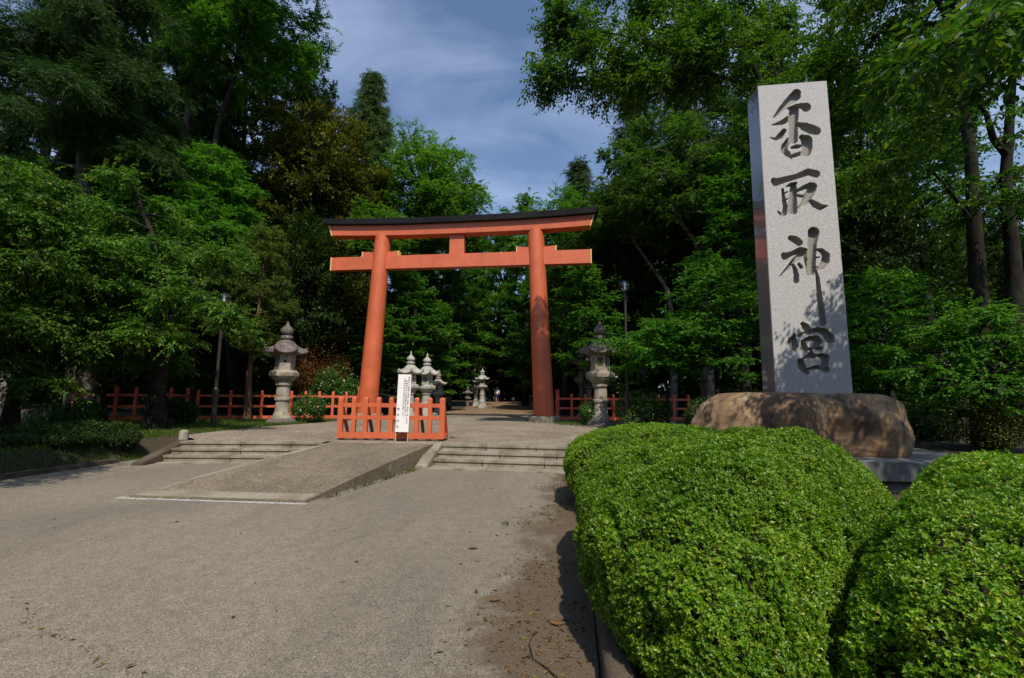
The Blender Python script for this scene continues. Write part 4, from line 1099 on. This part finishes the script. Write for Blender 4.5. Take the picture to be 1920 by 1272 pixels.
    m = MB(); m.tube([on_z(*q, .012) for q in ((999, 1192), (992, 1208), (1000, 1235), (1022, 1250), (1046, 1272))], [.002, .003, .003, .004, .004], 5)
    tag(m.build('twig', M['bark']), 'thin bent twig lying on the earth near the kerb', 'twig')

# ================================================================== TREES
def wl(b, pts):
    """world points to points relative to a tree base"""
    bz = gh(b[0], b[1])-.05
    return [(p[0]-b[0], p[1]-b[1], p[2]-bz) for p in pts]
def vegetation():
    A = at_depth
    def base(px, D): return A(px, 742, D)
    # ---- left bank
    b = np.array([*on_z(292, 806, ZP)[:2], 0]); D0 = (np.array([b[0], b[1], 1.5])-CAM) @ FWD
    tr = wl(b, [(b[0], b[1], ZP-.1), A(292, 760, D0), A(300, 690, D0), A(312, 620, D0+.3), A(322, 560, D0+.6), A(300, 480, D0+.9), A(270, 400, D0+1.2), A(240, 330, D0+1.4)])
    ex = [(wl(b, [A(300, 690, D0), A(250, 630, D0-.6), A(170, 590, D0-1.3), A(80, 570, D0-2), A(10, 600, D0-2.6)]), .09),
          (wl(b, [A(310, 640, D0), A(360, 570, D0+.3), A(395, 520, D0+.6), A(425, 490, D0+.9), A(445, 480, D0+1)]), .09, 1.8),
          (wl(b, [A(312, 600, D0), A(350, 520, D0-1), A(390, 560, D0-1.4), A(415, 590, D0-1.5), A(430, 625, D0-1.2)]), .06, 1.8),
          (wl(b, [A(320, 560, D0+.6), A(220, 480, D0-.5), A(120, 430, D0-1.2), A(40, 400, D0-1.8), A(-60, 400, D0-2)]), .08),
          (wl(b, [A(300, 500, D0+.9), A(370, 470, D0+1), A(420, 465, D0+1), A(455, 480, D0+1.2)]), .06, 2.0),
          (wl(b, [A(280, 430, D0+1), A(200, 390, D0+.4), A(120, 340, D0), A(60, 310, D0)]), .06)]
    tree('cherry_tree', 'spreading cherry tree with dark leaning trunk beside the left steps', 292, D0, 300, 200, 640, 'cherry', 'cherry', seed=3, lens=True, nl=26, az=(1.25, 5.6), clear=[(at_depth(422, 548, 15.1), 1.25), (at_depth(422, 552, 14.0), .9)], base=b, trunk_pts=tr, tr=.27, limbs_extra=[(q[0], q[1]*.6)+tuple(q[2:]) for q in ex], dens=1.0, limb_up=.25, cover=7)
    tree('cherry_tree', 'low leafy cherry tree at the left edge of the photo with pale leaf tips', 25, 11.5, 290, 170, 700, 'cherry', 'cherry', seed=5, lens=True, nl=26, dens=1.05, tr=.16, cover=6.5)
    tree('cherry_tree', 'tall cherry tree just outside the left edge whose boughs shade the bank', -190, 10, 60, 330, 640, 'cherry', 'cherry', seed=6, nl=26, dens=.9, tr=.28, base=(-11.1, 2.9, 0))  # unseen tree, added to throw shade on the left bank and kerb
    tree('cherry_tree', 'cherry tree behind the leaning one, hanging over the shaded fence', 190, 17.4, 370, 200, 640, 'cherry', 'cherry', seed=8, lens=True, nl=28, dens=1., tr=.2)
    tree('maple_tree', 'bright green rounded young tree rising above the cherry', 362, 20.5, 236, 112, 520, 'maple', 'bright', seed=7, nl=44, ls=1.1, dens=.9, tr=.12, cover=8)
    tree('cedar_tree', 'tall cedar with pale twin trunk and drooping sprays at upper left', 168, 19.5, -330, 235, 560, 'cedar', 'cedar', 'bark_cedar', 9, nl=38, ls=1., dens=.62, tr=.42, limb_up=.16,
         trunk_pts=wl(base(168, 19.5), [base(160, 19.5)*[1, 1, 0], A(155, 560, 19.5), A(158, 320, 19.5), A(172, 200, 19.5), A(186, 60, 19.5), A(195, -140, 19.5), A(200, -330, 19.5)]),
         limbs_extra=[(wl(base(168, 19.5), [A(166, 240, 19.4), A(178, 170, 19.2), A(177, 90, 19.3), A(170, 0, 19.4), A(168, -120, 19.5)]), .2), (wl(base(168, 19.5), [A(160, 300, 19.4), A(190, 210, 18.6), A(206, 150, 18.4), A(215, 100, 18.4)]), .09)])
    tree('cedar_tree', 'dark cedar reaching out of the picture at the far left edge', 20, 24, -260, 200, 600, 'cedar', 'cedar', 'bark_cedar', 12, nl=36, ls=1.25, dens=.6, tr=.4)
    tree('cedar_tree', 'dark cedar standing between the twin trunk cedar and the oak dome', 300, 27, -200, 170, 560, 'cedar', 'cedar', 'bark_cedar', 14, nl=40, ls=1.35, dens=.6, tr=.4)
    b = base(450, 27)
    tree('elm_tree', 'tall leaning tree whose drooping pale green edge borders the sky', 478, 27, -150, 148, 330, 'zelkova', 'maple', 'bark', 16, nl=38, ls=1.0, dens=.85, tr=.19, cover=5.5, base=b,
         trunk_pts=wl(b, [b*[1, 1, 0], A(395, 320, 27), A(410, 230, 27), A(438, 150, 27), A(450, 60, 27), A(470, -60, 27), A(490, -150, 27)]))
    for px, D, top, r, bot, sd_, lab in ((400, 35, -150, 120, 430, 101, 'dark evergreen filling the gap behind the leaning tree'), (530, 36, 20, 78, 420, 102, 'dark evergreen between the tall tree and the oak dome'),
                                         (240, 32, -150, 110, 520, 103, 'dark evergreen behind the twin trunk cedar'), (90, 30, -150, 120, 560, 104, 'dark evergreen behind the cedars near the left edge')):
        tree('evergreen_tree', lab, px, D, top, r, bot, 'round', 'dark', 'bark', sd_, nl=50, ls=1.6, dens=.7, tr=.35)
    tree('evergreen_oak', 'broad brownish green evergreen oak dome below the tall tree', 560, 30, 160, 126, 440, 'round', 'oak', seed=18, nl=60, ls=1.3, dens=.85, tr=.5)
    tree('evergreen_oak', 'smaller yellow tipped evergreen oak against the sky beside the pointed cedar', 672, 33, 292, 60, 430, 'round', 'oak', seed=19, nl=32, ls=1.4, dens=.9, tr=.3)
    tree('cedar_tree', 'pointed cedar standing alone against the sky', 674, 42, 62, 84, 420, 'cedar', 'cedar_far', 'bark_cedar', 20, nl=90, ls=1.7, cover=8, dens=.8, tr=.4, limb_up=.3)
    tree('zelkova_tree', 'wide fresh green tree sloping down to the roof beam of the gate', 772, 34, 232, 112, 440, 'zelkova', 'zelkova', 'bark', 22, nl=54, cover=6.5, ls=1.1, dens=.85, tr=.2)
    tree('zelkova_tree', 'lower fresh green tree just above the middle of the gate roof', 842, 37, 318, 88, 480, 'zelkova', 'zelkova', 'bark', 23, nl=34, ls=1.2, dens=.85, tr=.14, cover=6)
    tree('zelkova_tree', 'bright green tree showing over the left end of the gate roof', 690, 28, 365, 80, 500, 'maple', 'zelkova', 'bark', 24, nl=34, ls=1.4, dens=.85, tr=.25)
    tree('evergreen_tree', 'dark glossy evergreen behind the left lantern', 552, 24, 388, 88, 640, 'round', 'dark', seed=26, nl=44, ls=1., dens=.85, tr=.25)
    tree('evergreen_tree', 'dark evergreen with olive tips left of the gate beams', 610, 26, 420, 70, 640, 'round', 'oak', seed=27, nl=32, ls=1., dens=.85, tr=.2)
    b = base(467, 20)
    tree('pine_tree', 'slender yellowish pine beside the left lamp', 484, 20, 430, 46, 690, 'pine', 'pine', 'bark_brown', 28, nl=26, ls=1.1, dens=1., tr=.12, base=b,
         trunk_pts=wl(b, [b*[1, 1, 0]+[0, 0, ZP-.1], A(468, 690, 20), A(476, 640, 20), A(488, 560, 20), A(494, 500, 20), A(500, 440, 20)]))
    # ---- seen through and behind the gate
    for px, D, top, r, bot, sd_, lab in ((755, 30, 500, 66, 690, 31, 'layered maple seen just right of the left gate pillar'), (845, 44, 440, 78, 700, 32, 'broad layered maple in the middle of the gate opening'),
                                         (1000, 57, 440, 84, 712, 33, 'maple overhanging the path left of the right gate pillar'), (690, 27, 560, 40, 690, 34, 'low maple branches directly behind the left gate pillar')):
        tree('maple_tree', lab, px, D, top, r, bot, 'maple', 'maple', 'bark', sd_, nl=38, ls=1.4, dens=.8, tr=.08, cover=6.5)
    tree('evergreen_tree', 'dark evergreen seen below the left half of the tie beam', 765, 46, 390, 90, 690, 'round', 'dark', 'bark', 133, nl=40, ls=1.8, tr=.15, cover=6)
    tree('maple_tree', 'maple boughs hanging low left of the far lanterns', 815, 33, 560, 52, 735, 'maple', 'maple', 'bark', 131, nl=30, ls=1.3, tr=.06, cover=6)
    tree('maple_tree', 'maple leaning in front of the dark forest right of the path', 1010, 38, 500, 62, 735, 'maple', 'maple', 'bark', 132, nl=30, ls=1.4, tr=.07, cover=6)
    tree('zelkova_tree', 'pale green tree in the gap of sky over the gate roof', 985, 46, 350, 70, 520, 'zelkova', 'zelkova', 'bark', 36, nl=34, ls=1.5, dens=.7, tr=.3)
    tree('zelkova_tree', 'fresh green tree filling the view just below the gate strut', 895, 62, 402, 70, 660, 'zelkova', 'zelkova', 'bark', 35, nl=34, ls=1.5, dens=.7, tr=.2)
    tree('conifer_tree', 'dark far tree whose tip touches the gap of sky', 938, 62, 398, 34, 560, 'round', 'dark', 'bark', 37, nl=26, ls=2.2, dens=.7, tr=.3)
    tree('conifer_tree', 'feathery conifer against the sky beyond the right end of the roof beam', 1092, 36, 256, 58, 440, 'cedar', 'cedar_far', 'bark_cedar', 38, nl=44, ls=1.7, dens=.7, tr=.3, limb_up=.42)
    tree('zelkova_tree', 'leafy tree leaning over the right end of the gate roof', 1060, 30, 330, 75, 520, 'zelkova', 'maple', 'bark', 39, nl=34, ls=1.05, dens=.8, tr=.22)
    # ---- right side
    b = base(1262, 25)
    tree('cherry_tree', 'cherry with pale bark leaning left beside the right lamp', 1200, 25, 215, 120, 430, 'cherry', 'cherry', 'bark_pale', 41, nl=26, ls=1.2, dens=.9, tr=.17, base=b,
         trunk_pts=wl(b, [b*[1, 1, 0]+[0, 0, ZP-.1], A(1262, 600, 25.0), A(1250, 540, 25.0), A(1225, 505, 25.0), A(1190, 455, 25.0), A(1172, 415, 25.1), A(1150, 350, 25.3)]),
         limbs_extra=[(wl(b, [A(1180, 430, 25.0), A(1150, 412, 24.5), A(1120, 400, 24.5), A(1080, 398, 24.5)]), .05)])
    b = base(1330, 23.5)
    tree('cherry_tree', 'pale barked cherry forking above the right lamp', 1250, 23.5, 190, 120, 420, 'cherry', 'cherry', 'bark_pale', 42, nl=26, ls=1.2, dens=.85, tr=.16, base=b,
         trunk_pts=wl(b, [b*[1, 1, 0]+[0, 0, ZP-.1], A(1330, 600, 23.5), A(1318, 500, 23.5), A(1302, 450, 23.5), A(1282, 425, 23.5), A(1268, 385, 23.5), A(1250, 300, 23.5), A(1240, 220, 23.5)]),
         limbs_extra=[(wl(b, [A(1282, 425, 23.5), A(1262, 408, 23.0), A(1235, 392, 22.8), A(1215, 380, 22.7), A(1168, 366, 22.5)]), .07),
                      (wl(b, [A(1250, 400, 22.9), A(1235, 378, 22.7), A(1215, 372, 22.6)]), .04),
                      (wl(b, [A(1268, 385, 23.5), A(1250, 362, 23.1), A(1215, 350, 22.9)]), .035)])
    b = base(1325, 24)
    tree('cedar_tree', 'tall dark cedar with reddish trunk above the right lamp', 1300, 24, -150, 135, 470, 'cedar', 'cedar', 'bark_brown', 44, nl=44, ls=1.25, dens=.6, tr=.26, base=b)
    tree('cedar_tree', 'feathery cedar whose left side hangs against the sky', 1205, 28, 20, 62, 400, 'cedar', 'cedar', 'bark_cedar', 45, nl=46, ls=1.4, dens=.6, tr=.3)
    b = base(1590, 14.4)
    tr = wl(b, [b*[1, 1, 0]+[0, 0, .3], A(1590, 700, 14.4), A(1578, 560, 14.5), A(1555, 420, 14.5), A(1510, 290, 14.5), A(1460, 190, 14.6), A(1400, 160, 14.7), A(1300, 128, 14.8), A(1240, 105, 14.9)])
    ex = [(wl(b, [A(1400, 158, 14.7), A(1340, 140, 14.5), A(1270, 132, 14.5), A(1200, 128, 14.5), A(1130, 132, 14.6), A(1060, 140, 14.7), A(1022, 150, 14.7)]), .07),
          (wl(b, [A(1340, 140, 14.7), A(1260, 100, 14.5), A(1180, 70, 14.5), A(1110, 55, 14.7), A(1055, 50, 14.9)]), .06),
          (wl(b, [A(1440, 180, 14.6), A(1400, 100, 14.5), A(1320, 40, 14.5), A(1230, 0, 14.7), A(1150, -20, 14.9)]), .07),
          (wl(b, [A(1480, 220, 14.5), A(1450, 120, 14.9), A(1420, 20, 15.3), A(1380, -60, 15.5)]), .08),
          (wl(b, [A(1520, 320, 14.5), A(1540, 180, 14.7), A(1560, 60, 15.1), A(1570, -60, 15.5)]), .08),
          (wl(b, [A(1300, 128, 14.7), A(1230, 150, 14.5), A(1180, 160, 14.5), A(1120, 150, 14.5)]), .03),
          (wl(b, [A(1555, 420, 14.5), A(1620, 330, 15.1), A(1690, 260, 15.7), A(1760, 230, 16.1)]), .07)]
    tree('zelkova_tree', 'tree behind the pillar sending a long leafy bough left across the sky', 1300, 14.5, -80, 180, 220, 'zelkova', 'cherry', 'bark', 46, lens=True, nl=0, ls=.8, dens=1., tr=.2, base=b, trunk_pts=tr, limbs_extra=ex, no_auto=True, target=62000)
    tree('zelkova_tree', 'loose leafy tree rising right behind the top of the stone pillar', 1490, 18.5, -70, 95, 420, 'zelkova', 'cherry', 'bark', 49, nl=32, ls=1.0, dens=.8, tr=.15, cover=4.)
    b = base(1838, 11.5)
    tr = wl(b, [b*[1, 1, 0]+[0, 0, .2], A(1836, 560, 11.5), A(1826, 420, 11.5), A(1822, 300, 11.5), A(1802, 180, 11.5), A(1785, 60, 11.5), A(1770, -80, 11.5), A(1750, -260, 11.5)])
    W = lambda *p: [np.array(q, float) for q in p]
    ex = [(wl(b, [A(1800, 170, 11.5), A(1930, 20, 8.4), A(1960, 10, 6.2), A(1880, 50, 4.8), A(1770, 95, 3.9)]), .05, 1.7),
          (wl(b, [A(1800, 170, 11.5), A(1900, 0, 9.2), A(1930, 40, 7.0), A(1900, 100, 5.6), A(1840, 170, 5.2)]), .05, 2.2),
          (wl(b, [A(1780, 40, 11.5), A(1720, -60, 11.4), A(1660, -30, 11.2), A(1590, 20, 11.2)]), .07),
          (wl(b, [A(1790, 100, 11.5)]) + wl(b, W((8.0, 7.2, 7.8), (7.2, 6.3, 7.5), (6.4, 5.6, 7.1), (5.7, 5.0, 6.6))), .08, 2.4),
          (wl(b, [A(1790, 100, 11.5)]) + wl(b, W((8.4, 6.6, 7.4), (7.8, 5.3, 7.2), (7.0, 4.6, 6.8), (6.3, 4.1, 6.1))), .08, 3.),
          (wl(b, [A(1826, 420, 11.5), A(1760, 330, 11), A(1700, 300, 10.6), A(1650, 310, 10.4)]), .05),
          (wl(b, [A(1826, 400, 11.5), A(1880, 330, 10.5), A(1940, 300, 10)]), .05)]
    tree('cherry_tree', 'dark trunked tree right of the pillar with large leaves hanging into the picture', 1830, 11.5, -300, 150, 60, 'cherry', 'cherry', 'bark', 47, lens=True, nl=14, ls=1.0, dens=1.0, tr=.2, base=b, trunk_pts=tr, limbs_extra=ex)
    b = base(1905, 13.5)
    tr = wl(b, [b*[1, 1, 0]+[0, 0, .2], A(1900, 480, 13.5), A(1885, 340, 13.5), A(1892, 240, 13.5), A(1900, 120, 13.5), A(1915, 0, 13.5), A(1930, -150, 13.5)])
    tree('cherry_tree', 'forked dark trunk at the right edge with sky showing through', 1905, 13.5, -180, 150, 90, 'cherry', 'cherry', 'bark', 48, lens=True, nl=16, ls=1.2, dens=.8, tr=.20, base=b, trunk_pts=tr,
         limbs_extra=[(wl(b, [A(1887, 290, 13.5), A(1862, 260, 13.2), A(1850, 215, 13), A(1825, 185, 13), A(1810, 150, 13)]), .11), (wl(b, [A(1900, 420, 13.5), A(1860, 370, 13), A(1820, 350, 12.6)]), .05)])
    b = base(1245, 16.2)
    ex = [(wl(b, [A(1245, 690, 16.2), A(1200, 650, 16), A(1165, 636, 15.8), A(1128, 640, 15.8)]), .03, 1.7),
          (wl(b, [A(1245, 680, 16.2), A(1290, 640, 15.8), A(1340, 640, 15.4)]), .03, 2.6)]
    tree('maple_tree', 'low bright maple spreading over the right lantern and lamp', 1252, 16.2, 580, 86, 690, 'maple', 'bright', 'bark', 51, lens=True, limbs_extra=ex, cover=5.5, nl=20, ls=1., dens=1., tr=.07, limb_up=.1)
    tree('maple_tree', 'green maple filling the space left of the stone pillar', 1345, 15.5, 470, 100, 700, 'maple', 'maple', 'bark', 52, lens=True, nl=28, ls=1., dens=.9, tr=.10)
    tree('maple_tree', 'maple with layered bright branches right of the stone pillar', 1665, 12.6, 495, 118, 745, 'maple', 'maple', 'bark', 53, lens=True, nl=26, ls=.95, dens=.95, tr=.09)
    tree('maple_tree', 'shaded maple below the two dark trunks at the right edge', 1845, 10.4, 560, 130, 775, 'maple', 'maple', 'bark', 54, lens=True, nl=30, ls=1., dens=.9, tr=.1)
    tree('evergreen_tree', 'dense dark evergreen behind the top of the stone pillar', 1400, 24, 150, 110, 560, 'round', 'dark', 'bark', 55, nl=46, ls=1.1, dens=.8, tr=.3)
    tree('maple_tree', 'bright leafy tree close to the left side of the pillar top', 1390, 19, 250, 70, 560, 'maple', 'bright', 'bark', 56, nl=32, ls=1.15, dens=.85, tr=.14)
    tree('evergreen_tree', 'shaded evergreen between the pillar and the dark trunks', 1660, 21, 90, 120, 620, 'round', 'dark', 'bark', 57, nl=46, ls=1.1, dens=.75, tr=.3)
    tree('evergreen_tree', 'broad dark evergreen behind the maple right of the gate', 1150, 26, 430, 100, 690, 'round', 'dark', 'bark', 58, nl=40, ls=1.2, dens=.8, tr=.25)
    tree('maple_tree', 'soft green maple between the gate and the right lamp', 1095, 23.5, 480, 65, 700, 'maple', 'maple', 'bark', 59, nl=30, ls=1.2, dens=.85, tr=.12)
    tree('zelkova_tree', 'thin crowned tree at the top right corner with sky behind', 1760, 24, -60, 130, 420, 'zelkova', 'maple', 'bark', 60, nl=26, ls=1.1, dens=.55, tr=.25)
    # ---- shrubs
    shrub('camellia_bush', 'glossy round camellia in front of the fence by the left lantern', 579, 794, 18.6, 33, 738, 'camellia', 61, 5200, .085, .045)
    shrub('camellia_bush', 'large glossy bush behind the fence at the left gate pillar', 634, 780, 22.6, 50, 678, 'camellia', 62, 8000, .11, .06)
    shrub('maple_shrub', 'reddish maple shrub behind the left lantern', 600, 775, 23.6, 66, 628, 'redmaple', 63, 11000, .10, .055, lobes=12, loose=.25)
    shrub('round_bush', 'dense round green bush behind the lamp on the right', 1212, 792, 17., 56, 728, 'camellia', 64, 10000, .075, .04)
    shrub('round_bush', 'small dark bush at the foot of the right lantern', 1106, 790, 18.6, 20, 742, 'camellia', 65, 3200, .08, .04)
    shrub('dark_bush', 'dark bush beside the trunk of the leaning cherry', 343, 800, 16., 34, 738, 'dark', 66, 5200, .085, .045)
    shrub('dark_bush', 'dark bush left of the boulder behind the sapling', 1330, 800, 13.5, 60, 742, 'dark', 67, 9000, .075, .04)
    shrub('low_shrub', 'low spreading shrub under the left end of the cherry', 232, 850, 11.6, 40, 790, 'dark', 68, 6500, .05, .028)
    shrub('low_shrub', 'low dark shrub between cherry trunk and left road edge', 160, 860, 11., 52, 786, 'dark', 69, 8000, .05, .028)
    shrub('low_shrub', 'low clipped shrub near the left border behind the kerb', 70, 870, 10.2, 66, 790, 'dark', 70, 9000, .05, .028)
    shrub('dark_bush', 'taller dark bush in front of the shaded fence at left', 130, 820, 13.5, 70, 745, 'camellia', 71, 9000, .07, .04)
    shrub('low_shrub', 'rounded low shrub behind the kerb at the left border', 30, 880, 9.4, 62, 812, 'dark', 74, 9000, .045, .026)
    shrub('low_shrub', 'low dark shrub behind the kerb, second from the left border', 142, 872, 9.9, 58, 806, 'dark', 75, 9000, .045, .026)
    shrub('low_shrub', 'small low shrub nearest to the left steps behind the kerb', 238, 862, 10.6, 36, 806, 'dark', 76, 6000, .045, .026)
    shrub('azalea_bush', 'shaded azalea with a few pale flowers right of the boulder', 1835, 860, 10.5, 80, 735, 'oak', 72, 12000, .05, .03, loose=.25)
    shrub('dark_bush', 'dark undergrowth bush behind the right end of the boulder', 1725, 840, 13.5, 70, 752, 'dark', 73, 8000, .07, .04)

def woods():
    """the wood that closes the view and a treeline added behind the camera: one object"""
    rng = np.random.default_rng(77); vs = []
    for i in range(4):
        W, Lf = gen_tree(200+i, 'round', 15, 4.2, .05, 34, 2.1, .55, tr=.3)
        vs.append((W, Lf))
    GV, GW = Geo(), Geo()
    sky = lambda px: np.interp(px, [0, 520, 600, 660, 750, 850, 920, 950, 1050, 1110, 1160, 1250, 1700, 1920], [-200, -100, 200, 260, 300, 330, 425, 425, 390, 340, 300, 100, 60, 160])
    sites = []
    for D in (31, 37, 44, 52, 62, 74):
        for px in np.arange(-260, 2200, 215*30/D):
            q = px+rng.uniform(-30, 30)*30/D; d = D+rng.uniform(-2.5, 2.5)
            if 735 < q < 1040 and d < 60: continue
            if 1700 < q and d < 45 and rng.random() < .5: continue
            p = at_depth(q, 742, d)
            if p[0] > -8.5 and p[0] < .5 and p[1] < 30: continue
            zt = at_depth(q, sky(q)+rng.uniform(10, 60), d)[2]
            sites.append((p, min(zt-gh(p[0], p[1]), rng.uniform(15, 24)+(5 if 700 < q < 1060 else 0)), rng.uniform(4.2, 6.2)))
    for i in range(30):
        q = rng.uniform(700, 1060); d = rng.uniform(66, 82); sites.append((at_depth(q, 742, d), rng.uniform(9, 16), rng.uniform(4.5, 6.5)))
    for x, y in [(x, -24+4*math.sin(x)) for x in np.arange(-36, 37, 6.5)]+[(-24, y) for y in (-17, -10, -3)]+[(17, y) for y in (-17, -11, -5)]:  # added treeline behind and beside the camera, unseen, to dim the sky light
        sites.append((np.array([x, y, 0.]), rng.uniform(11, 14.5), rng.uniform(4.4, 5.6)))
    for p, Ht, Rt in sites:
        (Wv, Wq), (Lv, Lq) = vs[rng.integers(0, 4)]; a = rng.uniform(0, 6.28); c, s = math.cos(a), math.sin(a)
        Rm = np.array([[c, -s, 0], [s, c, 0], [0, 0, 1]]); S = np.array([Rt/4.2, Rt/4.2, Ht/15])
        o = np.array([p[0], p[1], gh(p[0], p[1])-.1])
        GV.add((Lv*S) @ Rm.T+o, Lq); GW.add((Wv*S) @ Rm.T+o, Wq)
    # undergrowth in front of it
    for i in range(90):
        q = rng.uniform(-200, 700) if i % 2 else rng.uniform(1060, 2100); d = rng.uniform(23.5, 34); p = at_depth(q, 742, d)
        if -9.5 < p[0] < 1.5: continue
        (Wv, Wq), (Lv, Lq) = vs[rng.integers(0, 4)]; k = rng.random(len(Lq)) < .35; Lk = Lv.reshape(-1, 4, 3)[k].reshape(-1, 3)
        S = np.array([.42, .42, rng.uniform(.14, .26)]); o = np.array([p[0], p[1], gh(p[0], p[1])-.5])
        GV.add(Lk*S+o, np.arange(len(Lk)).reshape(-1, 4))
    V, Q = GV.get(); Vw, Qw = GW.get()
    mi = np.concatenate([np.zeros(len(Q), int), np.ones(len(Qw), int)])
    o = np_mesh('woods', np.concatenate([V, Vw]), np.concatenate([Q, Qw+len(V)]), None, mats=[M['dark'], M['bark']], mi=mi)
    tag(o, 'dark mass of forest closing the view behind the trees', 'woods', kind='stuff')

# ================================================================== LIGHT, SKY, CAMERA
SUN_AZ, SUN_EL = R_(20), R_(52)      # behind the camera, a little to the right
def light():
    w = bpy.data.worlds.new('World'); scene.world = w; w.use_nodes = True
    n, l = w.node_tree.nodes, w.node_tree.links
    bg = n['Background']
    sky = n.new('ShaderNodeTexSky'); sky.sky_type = 'NISHITA'; sky.sun_disc = False
    sky.sun_elevation = SUN_EL; sky.sun_rotation = math.pi-SUN_AZ
    sky.air_density = 1.0; sky.dust_density = .6; sky.ozone_density = 2.6
    tc = n.new('ShaderNodeTexCoord'); mp = n.new('ShaderNodeMapping'); mp.inputs['Scale'].default_value = (1., 1., 3.2); mp.inputs['Rotation'].default_value = (.25, .35, .4); mp.inputs['Location'].default_value = (.1, .5, .3)
    l.new(tc.outputs['Generated'], mp.inputs['Vector'])
    nz = n.new('ShaderNodeTexNoise'); nz.inputs['Scale'].default_value = 2.1; nz.inputs['Detail'].default_value = 7; nz.inputs['Roughness'].default_value = .52; nz.inputs['Distortion'].default_value = .5
    l.new(mp.outputs['Vector'], nz.inputs['Vector'])
    rp = n.new('ShaderNodeValToRGB'); rp.color_ramp.elements[0].position = .43; rp.color_ramp.elements[0].color = (0, 0, 0, 1); rp.color_ramp.elements[1].position = .74; rp.color_ramp.elements[1].color = (.62, .62, .62, 1)
    l.new(nz.outputs['Fac'], rp.inputs['Fac'])
    mx = n.new('ShaderNodeMix'); mx.data_type = 'RGBA'
    l.new(rp.outputs['Color'], mx.inputs[0]); l.new(sky.outputs['Color'], mx.inputs[6]); mx.inputs[7].default_value = (4.3, 5.05, 7.0, 1)
    l.new(mx.outputs[2], bg.inputs['Color']); bg.inputs['Strength'].default_value = .15
    sd = bpy.data.lights.new('sun', 'SUN'); sd.energy = 4.8; sd.angle = R_(.55); sd.color = (1, .90, .76)
    so = link(bpy.data.objects.new('sun', sd))
    v = Vector((math.sin(SUN_AZ)*math.cos(SUN_EL), -math.cos(SUN_AZ)*math.cos(SUN_EL), math.sin(SUN_EL)))
    so.rotation_euler = v.to_track_quat('Z', 'Y').to_euler(); so.location = (20, -40, 60)

def camera():
    cd = bpy.data.cameras.new('camera'); co = link(bpy.data.objects.new('camera', cd))
    cd.sensor_width = 36; cd.lens = 36*F_PX/1920; cd.clip_end = 3000; cd.clip_start = .05
    mt = Matrix([(RGT[i], UPV[i], -FWD[i], CAM[i]) for i in range(3)]+[(0, 0, 0, 1)])
    co.matrix_world = mt; scene.camera = co
    vs = scene.view_settings; vs.view_transform = 'Standard'; vs.look = 'None'; vs.gamma = 1; vs.exposure = 0; vs.use_curve_mapping = False
    c = scene.cycles
    c.max_bounces = 7; c.diffuse_bounces = 3; c.glossy_bounces = 3; c.transmission_bounces = 5; c.transparent_max_bounces = 6
    c.caustics_reflective = False; c.caustics_refractive = False
    c.use_denoising = True
    try: c.denoiser = 'OPENIMAGEDENOISE'; c.denoising_prefilter = 'ACCURATE'; c.denoising_input_passes = 'RGB_ALBEDO_NORMAL'
    except Exception: pass
    scene.render.resolution_x, scene.render.resolution_y = 1024, 678

materials(); setting(); steps_and_ramp(); torii(); pillar(); lanterns(); fences(); barrier(); notice()
lamp(404, 804, 15.1, 541, 'brown lamp post with clear globe on the grass, half lost among leaves'); lamp(1176, 800, 16.6, 519, 'brown lamp post with clear globe right of the gate')
people(); small_things(); hedges(); covers(); vegetation(); woods(); light(); camera()
